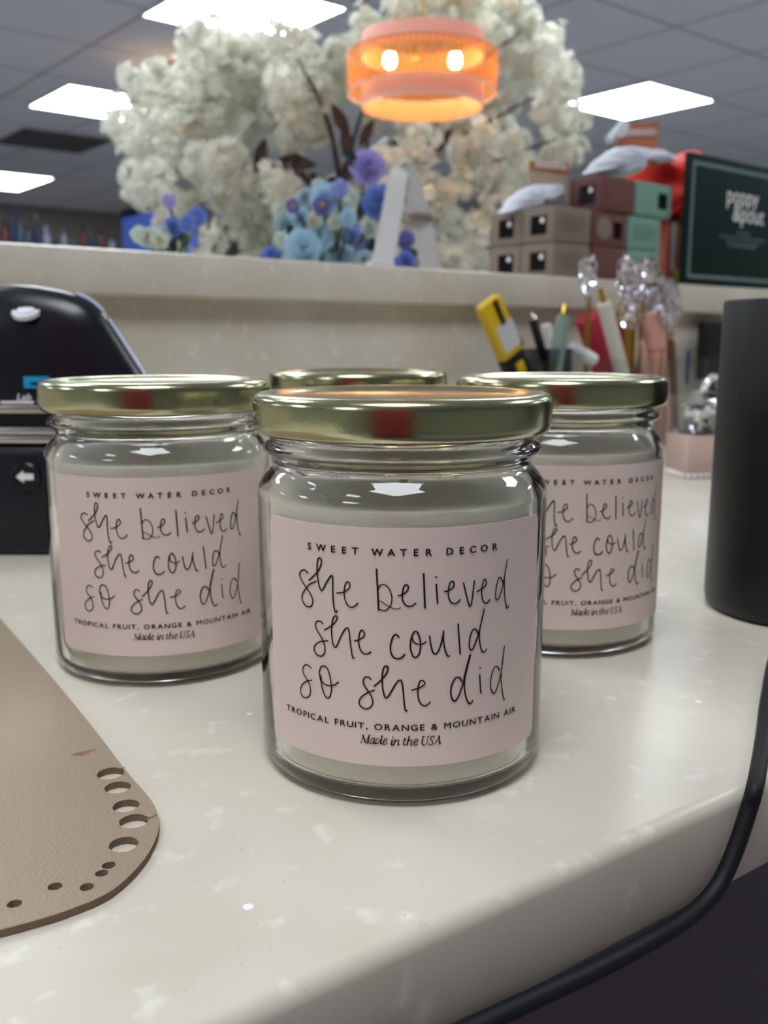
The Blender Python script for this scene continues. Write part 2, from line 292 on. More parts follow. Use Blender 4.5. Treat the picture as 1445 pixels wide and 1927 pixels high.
# ------------------------------------------------------------------ candle jars
# STROKES: handwriting and small italic print, [width in 1/100 mm, smooth, angle in 1/100 degree, height in 1/100 mm, ...]
STROKES=[[30,1,-3653,5460,-3739,5504,-3845,5520,-3966,5490,-4043,5430,-4053,5360,-3981,5280,-3856,5188,-3733,5113,-3613,5030,-3513,4944,-3454,4863,-3449,4785,-3502,4710,-3606,4669,-3728,4668,-3852,4716,-3941,4793,-3957,4880,-3899,4974,-3806,5054,-3715,5124,-3574,5208,-3437,5255,-3287,5304],
[33,1,-3605,5300,-3484,5363,-3349,5445,-3233,5523,-3135,5609,-3070,5708,-3046,5787,-3067,5845,-3129,5862,-3184,5836,-3218,5765,-3236,5660,-3233,5541,-3219,5421,-3190,5303,-3144,5204,-3098,5130,-3051,5109,-2997,5139,-2924,5223,-2846,5315,-2768,5389,-2692,5463,-2632,5490,-2597,5462,-2590,5351,-2592,5214,-2589,5060,-2582,4923,-2560,4804,-2532,4712,-2498,4654,-2454,4658,-2424,4686],
[27,1,-2433,5101,-2317,5109,-2203,5130,-2090,5171,-1991,5220,-1935,5282,-1943,5350,-2004,5385,-2065,5368,-2116,5297,-2146,5193,-2147,5091,-2126,4990,-2079,4899,-2010,4835,-1913,4803,-1816,4812,-1720,4860,-1639,4915],
[36,1,-975,5717,-962,5567,-942,5315,-924,5062,-904,4792],
[23,1,-898,5283,-859,5343,-782,5373,-692,5368,-589,5323,-505,5240,-448,5123,-443,5022,-479,4920,-550,4842,-653,4784,-756,4775,-847,4793,-899,4817],
[18,1,-886,4992,-782,4973,-653,4917,-525,4868,-396,4831,-268,4821,-140,4850],
[30,1,-225,5121,-133,5141,-31,5175,60,5223,115,5283,115,5344,59,5380,-2,5364,-52,5297,-82,5202,-88,5108,-71,5027,-20,4952,52,4905,144,4880,247,4891,318,4920,375,4954],
[37,1,646,5620,663,5411,680,5141,701,4840],
[35,1,1094,5367,1113,5197,1145,4936],
[28,1,1060,5533,1085,5535,1112,5538],
[29,1,1387,5191,1462,5195,1548,5214,1657,5250,1728,5300,1735,5361,1697,5410,1631,5409,1578,5362,1537,5262,1523,5168,1536,5072,1581,4988,1657,4923,1752,4895,1852,4906,1929,4942,1985,4980],
[30,1,2093,5355,2162,5188,2236,5005,2322,4835,2353,4805,2404,4836,2437,4950,2478,5153,2519,5375],
[29,1,2636,5118,2757,5148,2881,5184,2981,5224,3017,5276,3002,5346,2950,5381,2895,5354,2853,5261,2831,5167,2830,5057,2851,4959,2904,4871,2995,4819,3073,4818,3137,4844,3196,4887],
[29,1,3787,5232,3725,5308,3665,5360,3607,5361,3539,5305,3487,5206,3459,5084,3447,4974,3459,4889,3517,4844,3587,4862,3655,4939,3736,5070,3803,5203,3856,5350,3921,5553,3997,5747],
[29,1,3862,5350,3861,5238,3868,5098,3890,4956,3917,4840,3964,4709,4016,4604,4063,4595,4108,4642],
[29,1,-3013,4331,-3075,4364,-3165,4376,-3269,4356,-3336,4302,-3338,4232,-3274,4154,-3172,4074,-3071,3986,-2997,3895,-2948,3802,-2937,3719,-2964,3638,-3042,3566,-3158,3539,-3275,3554,-3367,3607,-3411,3680,-3390,3753,-3308,3819,-3176,3876,-3047,3909,-2921,3929,-2809,3942],
[30,1,-2953,4187,-2840,4233,-2705,4294,-2596,4353,-2488,4431,-2429,4505,-2440,4553,-2498,4558,-2558,4529,-2614,4448,-2644,4349,-2658,4222,-2649,4083,-2627,3960,-2585,3866,-2533,3821,-2474,3834,-2414,3909,-2319,4056,-2214,4189,-2121,4279,-2047,4315,-1998,4288,-1965,4193,-1944,4070,-1923,3933,-1895,3809,-1870,3700,-1837,3625,-1782,3622],
[30,1,-1767,4030,-1668,4046,-1549,4087,-1451,4134,-1404,4185,-1418,4246,-1472,4284,-1536,4281,-1580,4231,-1613,4132,-1621,4021,-1604,3925,-1561,3838,-1486,3772,-1389,3740,-1303,3744,-1229,3772,-1176,3798],
[33,1,-198,4168,-252,4213,-319,4227,-387,4194,-446,4103,-487,3976,-486,3858,-445,3759,-358,3688,-250,3662,-141,3677,-55,3717,7,3766],
[32,1,355,4302,288,4249,235,4150,203,4024,210,3898,251,3789,320,3712,388,3691,469,3731,531,3821,557,3947,548,4074,506,4192,437,4283,355,4302],
[26,1,262,4168,303,4077,385,4022,508,3993,617,4000,685,4026,753,4051],
[32,1,875,4177,896,4065,934,3937,991,3808,1061,3756,1145,3774,1228,3871,1296,4013,1350,4173,1370,4280],
[32,1,1370,4280,1365,4118,1396,3953,1441,3824,1501,3720,1544,3682,1602,3682],
[34,1,1908,4413,1944,4139,1979,3900,2005,3715],
[32,1,2702,4151,2636,4216,2555,4243,2461,4209,2395,4105,2359,3962,2362,3833,2427,3763,2505,3784,2582,3887,2674,4026,2751,4165,2811,4325,2887,4518,2948,4686],
[29,1,2775,4218,2773,3980,2811,3829,2871,3712,2950,3661,3028,3677,3085,3723],
[28,1,-3576,3199,-3654,3236,-3761,3251,-3871,3227,-3956,3160,-3973,3083,-3920,2996,-3825,2929,-3732,2861,-3654,2777,-3612,2674,-3620,2578,-3689,2493,-3812,2438,-3938,2428,-4050,2472,-4111,2544,-4103,2635,-4013,2731,-3870,2813,-3718,2869,-3532,2906],
[29,1,-3013,3322,-3110,3284,-3173,3204,-3192,3094,-3153,2992,-3107,2890,-3073,2773,-3015,2673,-2933,2589,-2840,2562,-2757,2609,-2705,2709,-2685,2818,-2701,2950,-2737,3093,-2804,3219,-2896,3302,-3013,3322],
[28,1,-3122,3083,-3105,2957,-3046,2911,-2939,2877,-2799,2870,-2638,2890,-2525,2929,-2395,2997],
[30,1,-1183,3154,-1251,3191,-1330,3202,-1411,3175,-1457,3113,-1446,3039,-1389,2960,-1309,2890,-1241,2826,-1173,2755,-1123,2675,-1117,2593,-1162,2516,-1254,2458,-1369,2435,-1484,2452,-1577,2506,-1616,2571,-1588,2648,-1506,2721,-1390,2788,-1264,2840,-1150,2873,-1059,2895],
[33,1,-1063,2992,-969,3048,-857,3119,-756,3196,-656,3281,-590,3371,-574,3445,-623,3484,-690,3472,-745,3404,-772,3307,-783,3188,-772,3055,-750,2922,-712,2804,-656,2738,-589,2747,-523,2809,-434,2915,-335,3035,-247,3118,-159,3160,-104,3141,-70,3052,-47,2934,-29,2800,-13,2665,10,2531,33,2448,66,2426,99,2433],
[29,1,255,2922,384,2942,517,2973,639,3011,716,3064,694,3117,615,3145,548,3128,505,3062,477,2959,474,2839,492,2735,542,2636,622,2564,723,2537,813,2558,913,2620],
[34,1,2091,3047,2014,3120,1927,3150,1832,3137,1749,3061,1688,2960,1664,2842,1694,2708,1748,2624,1823,2592,1897,2626,1991,2738,2074,2877,2147,3016,2208,3170,2259,3324],
[50,1,2177,3093,2212,3196,2259,3324,2322,3476,2400,3638],
[32,1,2199,3118,2187,2973,2195,2853,2224,2730,2279,2605,2360,2504,2417,2471,2478,2485,2529,2533],
[33,1,2809,3124,2832,2948,2872,2675],
[33,1,2815,3300,2825,3298],
[29,1,3720,3125,3634,3211,3538,3244,3446,3208,3359,3099,3313,2970,3300,2837,3323,2726,3391,2629,3458,2600,3524,2618,3615,2713,3705,2850,3781,3015,3842,3223,3888,3445,3942,3687],
[34,1,3817,3145,3849,3249,3888,3445,3937,3667],
[29,1,3801,3066,3814,2902,3844,2748,3886,2592,3937,2447,3985,2371,4029,2374],
[12,0,-1554,1607,-1506,1699,-1461,1793],
[29,0,-1474,1792,-1392,1619],
[12,0,-1392,1619,-1319,1709,-1241,1798],
[31,0,-1257,1798,-1301,1611],
[11,0,-1585,1598,-1507,1602],
[11,0,-1521,1800,-1453,1798],
[11,0,-1262,1804,-1185,1807],
[11,0,-1350,1606,-1257,1607],
[17,1,-1067,1740,-1139,1736,-1190,1691,-1216,1630,-1186,1601,-1134,1626,-1075,1689],
[26,1,-1050,1744,-1083,1646,-1073,1612,-1025,1620],
[17,1,-890,1740,-961,1728,-1007,1675,-1007,1624,-961,1613,-898,1655,-847,1716],
[26,1,-779,1812,-809,1735,-834,1666,-834,1623,-789,1620],
[11,0,-834,1807,-779,1812],
[18,1,-746,1661,-658,1689,-608,1725,-633,1750,-683,1740,-738,1687,-754,1635,-713,1603,-658,1613,-608,1640],
[26,1,-420,1721,-452,1636,-452,1602,-407,1606],
[12,0,-483,1703,-415,1721],
[29,0,-405,1789,-398,1789],
[26,0,-320,1723,-347,1660,-377,1595],
[20,1,-357,1654,-295,1706,-233,1724,-188,1713,-208,1657,-227,1605,-170,1611],
[23,1,28,1776,1,1717,-21,1658,-15,1607,42,1615],
[11,0,-34,1725,84,1734],
[25,0,178,1818,136,1708,92,1598],
[20,1,112,1657,166,1708,228,1724,271,1707,246,1648,237,1600,292,1605],
[18,1,354,1655,441,1678,486,1711,461,1742,403,1730,354,1680,342,1629,380,1595,442,1602,480,1626],
[26,1,679,1799,638,1673,643,1622,694,1595],
[14,1,682,1595,750,1598,800,1642,832,1717,856,1798],
[11,0,629,1804,742,1802],
[11,0,813,1798,900,1802],
[20,1,1074,1757,1061,1788,997,1795,946,1766,952,1720,998,1679,1019,1632,974,1592,910,1590,871,1622],
[12,0,1267,1788,1076,1600],
[29,0,1249,1790,1284,1592],
[11,0,1135,1652,1270,1649],
[11,0,1033,1599,1120,1598],
[11,0,1226,1592,1325,1592]]
RJ = .0367
def wrap(az, z, r): a = R(az); return (r*math.sin(a), -r*math.cos(a), z)
def label_ink(mb):
    r = RJ+.00030
    for s in STROKES:
        wd = s[0]/1e5/2*1.12; pts = [Vector((R(s[i]/100)*RJ, s[i+1]/1e5, 0)) for i in range(2, len(s), 2)]
        if s[1] and len(pts) > 2: pts = spline(pts, 4)
        n = len(pts); vs = []; fs = []
        for i, p in enumerate(pts):
            d = (pts[min(i+1, n-1)]-pts[max(i-1, 0)]).normalized(); q = Vector((-d.y, d.x, 0))*wd; vs += [p+q, p-q]
            if i: fs.append((2*i-2, 2*i-1, 2*i+1, 2*i))
        for p in (pts[0], pts[-1]):
            k = len(vs); vs += [p+Vector((math.cos(a*math.pi/4), math.sin(a*math.pi/4), 0))*wd for a in range(8)]; fs.append(tuple(range(k, k+8)))
        mb.add([wrap(math.degrees(v.x/RJ), v.y, r) for v in vs], fs)
    def put(ch, az, z, h, xs, bold):
        vs, fs = text_mesh(ch, 1, bold=bold); k = h/.727
        mb.add([wrap(az+math.degrees(v.x*k*xs/RJ), z+v.y*k, r) for v in vs], fs)
    for ch, az in zip('SWEETWATERDECOR', (-35.67, -30.62, -25.74, -21.48, -17.38, -9.51, -4.66, -.48, 3.73, 8.09, 15.62, 20.02, 24.42, 29.04, 33.63)):
        put(ch, az, .0603, .00159, 1.12, .022)
    line = 'TROPICAL FRUIT, ORANGE & MOUNTAIN AIR'; wid = {}
    for ch in set(line):
        if ch != ' ': vs, _ = text_mesh(ch); xs = [v.x for v in vs]; wid[ch] = max(xs)-min(xs)
    wid[' '] = .26; ls = .19; tot = sum(wid[c]+ls for c in line)-ls; k = R(95.6)*RJ/tot; x = 0
    for ch in line:
        if ch != ' ': [put(ch, -49.2+math.degrees((x+wid[ch]/2)*k/RJ)+o, .0195+oz, .00150, k*.727/.0015, 0) for o, oz in ((-.055, 0), (.055, 0), (0, .00003), (0, -.00003))]
        x += wid[ch]+ls
JAR = [(0, 1.4), (27, 1.4), (29.5, .8), (31.5, 0), (33.2, .1), (35, .9), (36.2, 2.4), (36.7, 4.4), (36.7, 69.6), (36.4, 71.4), (35.7, 73), (34.5, 74.6), (33.4, 75.7), (32.7, 76.8), (32.6, 77.9), (33, 78.8), (34.3, 79.7), (35.1, 80.5), (35.1, 81.2), (34.4, 82), (33.5, 82.6), (33.2, 83.6), (33.8, 84.4), (33.4, 85.4), (33.2, 91.6), (32.6, 92.6), (31.4, 92.8), (30.6, 92), (30.4, 79), (30.7, 77), (31.8, 75), (33.2, 73), (34, 70.8), (34.2, 68.5), (34.2, 5.8), (33.8, 4.7), (32.8, 4.1), (29, 3.9), (0, 3.9)]
LID = [(0, 93.1), (30.2, 93.1), (31.2, 93.6), (32.4, 94.25), (34.4, 94.4), (35.7, 94.25), (36.7, 93.8), (37.3, 92.9), (37.5, 91.8), (37.5, 87.2), (37.3, 86), (36.8, 85.1), (36.1, 84.6), (35.6, 84.7), (35.6, 85.4), (36.4, 86.2), (36.8, 87.4), (36.8, 91.2), (36, 92.6), (34.4, 93.5), (32.8, 93.35), (31.4, 92.9), (0, 92.5)]
WAX = [(0, 3.7), (29, 3.7), (32, 4.1), (33.2, 5), (33.7, 6.4), (33.7, 68.4), (33.4, 69.2), (32.8, 69.2), (0, 69.0)]
mm = lambda p: [(r/1000, z/1000) for r, z in p]
def candle_jar(loc, rz, label):
    t = thing('candle_jar', label, 'candle', loc, rz, 'pink label candle jars on the counter')
    MB().lathe(mm(JAR), 128).build('glass_jar', M_GLASS, t, smooth=60)
    MB().lathe(mm(LID), 128).build('lid', M_GOLD, t, smooth=60)
    wx = MB().lathe(mm(WAX), 96).build('wax', M_WAX, t)
    MB().tube([(0, 0, .0685), (.0003, 0, .0705), (.0006, 0, .0725)], .0011, 8).build('wick', M_WICK, wx)
    vs = []; fs = []; n = 60; c = .9; a0 = 60.2; rr = 1.6
    cols = []
    for i in range(n+1):
        az = c-a0+2*a0*i/n; ins = 0; dx = min(R(i/n*2*a0)*RJ, R((1-i/n)*2*a0)*RJ)*1000
        if dx < rr: ins = (rr-math.sqrt(max(rr*rr-(rr-dx)**2, 0)))/1000
        cols.append((az, .0107+ins, .0665-ins))
    extra = []
    for az, z0, z1 in cols: vs += [wrap(az, z0, RJ+.00012), wrap(az, z1, RJ+.00012), wrap(az, z0, RJ-.00005), wrap(az, z1, RJ-.00005)]
    for i in range(n):
        k = 4*i; fs += [(k, k+4, k+5, k+1), (k+1, k+5, k+7, k+3), (k+2, k+6, k+4, k)]
    fs += [(0, 1, 3, 2), (4*n+1, 4*n, 4*n+2, 4*n+3)]
    lb = MB().add(vs, fs).build('label', M_LABEL, t)
    ink = MB(); label_ink(ink); ink.build('lettering', M_INK, lb, smooth=0); return t
j = candle_jar((.0046, .2425, 0), 0, 'candle jar with pink label and gold lid standing in front of the other three')
dup(j, (-.0757, .320, 0), R(13.5), 'candle jar with gold lid between the black label printer and the front jar')
dup(j, (.0637, .347, 0), R(14.2), 'candle jar with gold lid behind the front jar, its label partly covered, nearest the pens')
dup(j, (-.011, .4065, 0), R(9), 'rear candle jar behind the front one, only its gold lid showing')

# ------------------------------------------------------------------ punched leather base
def leather():
    out = [(-.1474, .3543), (-.1039, .287), (-.0784, .2462), (-.065, .224), (-.0551, .2086), (-.0516, .2017), (-.0496, .1951), (-.049, .1883), (-.0498, .1795), (-.053, .170), (-.0588, .164), (-.0651, .1599), (-.0697, .1575)]
    sp = spline([(x, y, 0) for x, y in out], 6); P = [Vector((p.x, p.y)) for p in sp]
    P = P+[Vector((-.105, .1435)), Vector((-.30, .14)), Vector((-.30, .36)), Vector((-.165, .385))]
    H = [(-.0675, .2211, .0033), (-.0637, .2136, .0031), (-.0593, .2044, .003), (-.0557, .1973, .0032), (-.0553, .1873, .0031), (-.0561, .1791, .0014), (-.0567, .1762, .0013), (-.0582, .1713, .0014), (-.0645, .1715, .0014), (-.0702, .1656, .0014)]
    verts = list(P); edges = [(i, (i+1) % len(P)) for i in range(len(P))]; loops = [list(range(len(P)))]
    for hx, hy, hr in H:
        k = len(verts); n = 28 if hr > .002 else 16
        for i in range(n):
            a = 2*math.pi*i/n; r = hr*(1+random.uniform(-.03, .03)); verts.append(Vector((hx+r*math.cos(a), hy+r*math.sin(a))))
        edges += [(k+i, k+(i+1) % n) for i in range(n)]; loops.append(list(range(k, k+n)))
    r = delaunay_2d_cdt(verts, edges, [], 2, 1e-7); V, F = r[0], r[2]
    def inside(c):
        for lp in loops[1:]:
            k = False; m = len(lp)
            for i in range(m):
                p, q = verts[lp[i]], verts[lp[i-1]]
                if (p.y > c.y) != (q.y > c.y) and c.x < (q.x-p.x)*(c.y-p.y)/(q.y-p.y)+p.x: k = not k
            if k: return True
        return False
    F = [f for f in F if not inside(sum((V[i] for i in f), Vector((0, 0)))/len(f))]
    T = .0017; top = MB(); top.add([(v.x, v.y, T) for v in V], [tuple(f) for f in F])
    o = len(top.v); 
    wall = MB(); wall.mi = 0
    e = thing('punched_base', 'taupe leather bag base with punched stitching holes lying at the left front', 'leather sheet', (-.15, .2, 0))
    top.add([(v.x, v.y, .0002) for v in V], [tuple(reversed(f)) for f in F]); top.build('leather_face', M_LEATHER, e, world=True, smooth=0)
    for lp in loops:
        k = len(wall.v); m = len(lp)
        for lev in (.0001, .0009, T-.00005):
            wall.add([(verts[i].x+random.uniform(-.00006, .00006), verts[i].y+random.uniform(-.00006, .00006), lev) for i in lp], [])
        for lev in range(2):
            for i in range(m): wall.add([], []); wall.f.append((k+lev*m+i, k+lev*m+(i+1) % m, k+(lev+1)*m+(i+1) % m, k+(lev+1)*m+i)); wall.m.append(0)
    wall.build('cut_edge', M_LEDGE, e, world=True, smooth=60)
    # a scuff and the two slits beside the holes
    sc_ = MB(); a = at_z(133, 1421, T+.0001); b_ = at_z(182, 1410, T+.0001); q = [a.lerp(b_, t)+Vector((0, s*(1.2-abs(t-.4))*.0018, 0)) for t, s in ((0, 0), (.3, -.5), (.5, -1), (.75, -.4), (1, 0), (.8, .35), (.55, .3), (.3, .5))]
    sc_.add(q, [tuple(range(8))]); sc_.build('scuff', mat('scuffed_leather', (136, 98, 76), .8), e, world=True, smooth=0)
    sl = MB()
    for p, q in (((226, 1447), (236, 1443)), ((276, 1542), (295, 1532))):
        p = at_z(*p, T+.00012); q = at_z(*q, T+.00012); d = (q-p).normalized(); n_ = Vector((-d.y, d.x, 0))*.00016; sl.add([p-n_, q-n_, q+n_, p+n_], [(0, 1, 2, 3)])
    sl.build('slit', M_LEDGE, e, world=True, smooth=0)
leather()

# ------------------------------------------------------------------ black label printer
def printer():
    Y = .478; c0 = at_y(15, 757, Y); k = (c0-EYE).length
    t = thing('label_printer', 'glossy black domed label printer behind the left jar', 'printer', (c0.x, Y, 0))
    def q(x, y, dy=0): p = at_y(x, y, Y); return Vector((p.x-c0.x, dy, p.z))
    half = [(0, 533), (50, 535), (88, 541), (115, 547), (140, 555), (165, 567), (185, 585), (205, 614), (225, 645), (245, 676), (262, 702), (278, 735), (286, 757)]
    sil = [q(15-(x-15)*1.0, y) for x, y in reversed(half) if x > 15]+[q(15, 533)]+[q(x, y) for x, y in half if x > 15]
    sil = spline(sil, 3); zb = c0.z; cen = Vector((0, 0, zb)); mb = MB(); rings = [(.02, -.0075), (.35, -.007), (.6, -.006), (.8, -.004), (.92, -.001), (.975, .003), (1, .008), (.985, .018), (.93, .03), (.8, .045), (.5, .055)]
    for s, dy in rings:
        mb.add([cen+(p-cen)*s+Vector((0, dy, 0)) for p in sil], [])
    n = len(sil)
    for r_ in range(len(rings)-1):
        for i in range(n-1): mb.f.append((r_*n+i, r_*n+i+1, (r_+1)*n+i+1, (r_+1)*n+i)); mb.m.append(0)
        mb.f.append((r_*n+n-1, r_*n, (r_+1)*n, (r_+1)*n+n-1)); mb.m.append(0)
    mb.f.append(tuple(range((len(rings)-1)*n, len(rings)*n))); mb.m.append(0); mb.f.append(tuple(range(n))[::-1]); mb.m.append(0)
    lid = mb.build('lid', M_BLACKGLOSS, t, smooth=50)
    for seq in ([(133, 551), (150, 558), (168, 569), (186, 586)], [(196, 601), (212, 625), (230, 653), (250, 684), (266, 710), (282, 748)]):
        MB().tube(spline([cen+(q(*p)-cen)*1.0+Vector((0, .008, 0)) for p in seq], 4), .0011, 8).build('trim_strip', M_TRIM, t)
    def bx(x0, x1, y0, y1, dy, dep, name, m, bev=.0015):
        a = q(x0, y1); b_ = q(x1, y0); return MB().box(((a.x+b_.x)/2, dy+dep/2, (a.z+b_.z)/2), (b_.x-a.x, dep, b_.z-a.z), bev).build(name, m, t)
    bx(-262, 292, 759, 776, -.010, .06, 'silver_strip', M_CHROME); bx(-256, 286, 776, 799, -.005, .055, 'slot', M_MATTE, 0)
    bx(-262, 292, 800, 815, -.010, .06, 'silver_strip', M_CHROME); bx(-262, 292, 816, 831, -.010, .06, 'silver_strip', M_CHROME)
    a = q(-265, 1039); b_ = q(295, 832)
    base = MB().box(((a.x+b_.x)/2, .025, (b_.z)/2), (b_.x-a.x, .07, b_.z), .006, seg=4).build('base', M_NAVY, t)
    p = q(64.6, 891); rot = Matrix.Rotation(R(90), 4, 'X')
    MB().lathe([(0, .0016), (.0055, .0016), (.0062, .0026), (.0069, .002), (.0072, 0), (0, 0)], 40, Matrix.Translation((p.x, -.0098, p.z)) @ rot).build('button', M_BLACKGLOSS, base)
    s = .00026; ar = [(-18, 0), (-4, 12), (-4, 6), (15, 6), (15, -6), (-4, -6), (-4, -12)]
    MB().prism([(p.x+x*s, -.0122, p.z+y*s) for x, y in ar], (0, .0006, 0)).build('arrow', M_WHITE, base, smooth=0)
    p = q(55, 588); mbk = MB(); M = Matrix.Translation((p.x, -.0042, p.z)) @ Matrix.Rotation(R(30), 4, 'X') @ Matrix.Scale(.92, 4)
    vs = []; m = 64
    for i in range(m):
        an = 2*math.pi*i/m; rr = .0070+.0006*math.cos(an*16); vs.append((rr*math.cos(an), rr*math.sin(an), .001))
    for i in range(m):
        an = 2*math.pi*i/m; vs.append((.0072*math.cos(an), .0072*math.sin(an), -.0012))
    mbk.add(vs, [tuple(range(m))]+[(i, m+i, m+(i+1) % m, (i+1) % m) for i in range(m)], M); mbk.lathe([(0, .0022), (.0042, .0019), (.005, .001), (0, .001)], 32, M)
    mbk.build('reflection_disc', mat('reflection_silver', (225, 228, 238), .3), t)  # scalloped disc shaped and coloured as a ceiling light's reflection on the dome
    vs, fs = text_mesh('Lab', 1, align='LEFT', shear=.2, bold=.01); p = q(43, 751); k = .0045
    MB().add([(p.x+v.x*k*1.15, -.0085, p.z+v.y*k) for v in vs], fs).build('lettering', M_WHITE, lid, smooth=0)
    a = q(14, 757); b_ = q(75, 753); MB().box(((a.x+b_.x)/2, -.0082, (a.z+b_.z)/2), (b_.x-a.x, .001, .0012)).build('underline', M_WHITE, lid, smooth=0)
    mbk = MB(); a = q(57, 729); b_ = q(103, 707); th = .0028
    for x0, x1, z0, z1 in ((a.x, a.x+th*1.1, a.z, b_.z), (b_.x-th, b_.x, a.z, b_.z), (a.x+th*1.1, b_.x-th, b_.z-th, b_.z), (a.x+th*1.1, b_.x-th, a.z, a.z+.0016)):
        mbk.box(((x0+x1)/2, -.0080, (z0+z1)/2), (x1-x0, .001, z1-z0))
    mbk.build('emblem', M_CYAN, lid, smooth=0)
printer()

# ------------------------------------------------------------------ black tumbler, cable
TB = [(0, .6), (30, .6), (32.2, 0), (34, .5), (35.4, 2), (36.0, 5), (35.2, 121), (34.8, 122), (34.2, 122), (33.8, 121), (34, 8), (32, 5), (0, 5)]
o = MB().lathe(mm(TB), 96).build('tumbler', M_MATTE, smooth=50); o.location = (.1672, .3745, 0); tag(o, 'matte black straight-sided tumbler at the right edge of the counter', 'tumbler')
def at_f(x, y, off):
    r = ray(x, y); return EYE+r*((P0+FN*off-EYE).dot(FN)/r.dot(FN))
cp = [at_z(1640, 1075, .0021), at_z(1520, 1130, .0021), at_z(1465, 1220, .0021), at_z(1445, 1310, .0021), at_z(1437, 1380, .0021), at_z(1429, 1436, .0022)]
cp += [at_f(x, y,   .0058) for x, y in ((1420, 1483), (1409.6, 1520), (1382, 1602), (1348, 1672), (1295.7, 1725), (1215.6, 1775), (1123, 1823.5), (1031, 1867), (900, 1928), (700, 2025), (480, 2140))]
o = MB().tube(spline(cp, 6), .00205, 12).build('power_cable', M_CABLE); tag(o, 'thick black cable draped over the front edge of the countertop', 'cable')

# ------------------------------------------------------------------ pens and small things in front of the riser
WP = -.05
def stick(x0, y0, x1, y1, w=WP, w1=None):
    """top and a lower point of a leaning stick, lengthened down to just above the countertop"""
    a = at_w(x0, y0, w); b_ = at_w(x1, y1, w if w1 is None else w1); d = b_-a; t = (a.z-.006)/(a.z-b_.z); return a, a+d*t
def rod(name, label, cat, a, b_, parts, group=None):
    """parts: (name, t0, t1, radius0, radius1, material); t runs from the top to the foot"""
    t = thing(name, label, cat, (b_.x, b_.y, 0), 0, group)
    for nm, t0, t1, r0, r1, m in parts:
        p, q = a.lerp(b_, t0), a.lerp(b_, t1); e = (q-p).normalized()*min(r0, r1, .002)*.6
        MB().tube([p, p+e, q-e, q], [r0*.75, r0, r1, r1*.75], 16).build(nm, m, t, world=True)
    return t
M_YEL = mat('yellow_plastic', (216, 176, 20), .4); M_SAGE = mat('sage_barrel', (128, 146, 138), .45); M_CREAM = mat('cream_barrel', (214, 208, 196), .45)
M_GOLDTIP = mat('gold_tip', (200, 165, 80), .25, metal=1); M_CRIM = mat('crimson', (196, 44, 74), .5); M_DKRED = mat('dark_red', (176, 36, 44), .5)
M_PINK = mat('dusty_pink', (216, 162, 150), .5); M_GREYL = mat('pale_grey', (200, 200, 206), .5); M_SMOKE = thin_glass('smoked_plastic', (206, 208, 213)); M_BROWN = mat('brown_wood', (100, 76, 60), .6)
def cutter():
    a = at_w(917, 566, WP); b_ = at_w(966, 684, WP); ax = (b_-a).normalized(); side = (E*.95-N*.1); sx = (side-ax*side.dot(ax)).normalized(); M = Matrix((sx, ax, sx.cross(ax))).transposed()
    ln = (a.z-.006)/(a.z-b_.z)*(b_-a).length; foot = a+ax*ln
    t = thing('utility_knife', 'yellow utility knife with black stripe leaning in the smoked grey cup', 'knife', (foot.x, foot.y, 0))
    def seg(nm, t0, t1, x0, x1, th, off, m, bev=.002):
        c = a+ax*((t0+t1)/2)+M.col[0]*((x0+x1)/2)+M.col[2]*off; MB().box(c, (x1-x0, t1-t0, th), bev, rot=M).build(nm, m, t, world=True)
    up = (b_-a).length; s = -1 if M.col[2].y > 0 else 1; W_ = .0122
    seg('body', 0, up*.86, -W_, W_, .012, 0, M_YEL); seg('slide_stripe', .001, up*.38, W_*.0, W_*.42, .0025, s*.0062, M_MATTE, .0004)
    seg('paper_sticker', up*.36, up*.76, -W_*.6, W_*1.02, .0006, s*.0063, M_GREYL, 0); seg('grip', up*.86, ln, -W_, W_, .012, 0, M_MATTE); seg('grip_inlay', up*.98, up*1.16, -W_*.2, W_*.5, .002, s*.0064, M_YEL, .0004)
    seg('clip', up*.70, up*.86, W_*1.05, W_*1.5, .004, 0, M_GOLDTIP, .0006)
cutter()
a, b_ = stick(998, 589, 1018, 655); rod('pen', 'slim black pen leaning right of the yellow utility knife', 'pen', a, b_, [('barrel', .04, 1, .0042, .0042, M_NAVY), ('tip', 0, .05, .002, .0042, M_CHROME)])
a, b_ = stick(1027, 610, 1040, 700, -.035); rod('pen', 'white capped pen between the black pen and the sage pen', 'pen', a, b_, [('cap', 0, .22, .0052, .0056, M_WHITE), ('barrel', .22, 1, .004, .004, M_GREYL)])
a, b_ = stick(1063, 572, 1044, 700, -.07); rod('pen', 'sage green pen with gold tip standing before the sage and taupe boxes', 'pen', a, b_, [('barrel', .08, 1, .0066, .0066, M_SAGE), ('tip', 0, .08, .002, .0034, M_GOLDTIP)])
a, b_ = stick(1129, 541, 1170, 702, -.072); rod('pen', 'cream pen with gold tip leaning across the crimson sleeves', 'pen', a, b_, [('barrel', .09, 1, .0072, .0072, M_CREAM), ('tip', 0, .09, .002, .0036, M_GOLDTIP)])
a, b_ = stick(1104, 594, 1143, 702, -.035); rod('marker', 'thick crimson marker left of the leaning cream pen', 'marker', a, b_, [('cap', 0, .55, .0125, .0145, M_CRIM), ('barrel', .55, 1, .0145, .0145, M_CRIM)])
a, b_ = stick(1162, 590, 1182, 700, -.025); rod('marker', 'red marker peeking out right of the leaning cream pen', 'marker', a, b_, [('cap', 0, .5, .0085, .009, M_DKRED), ('barrel', .5, 1, .0088, .0088, M_DKRED)])
a, b_ = stick(1075, 652, 1119, 678, WP-.012); d = b_-a
a = at_w(1072, 652, WP-.014); b_ = at_w(1118, 680, WP-.02); t = thing('pen', 'white pen lying slanted across the foot of the crimson marker', 'pen', (b_.x, b_.y, 0))
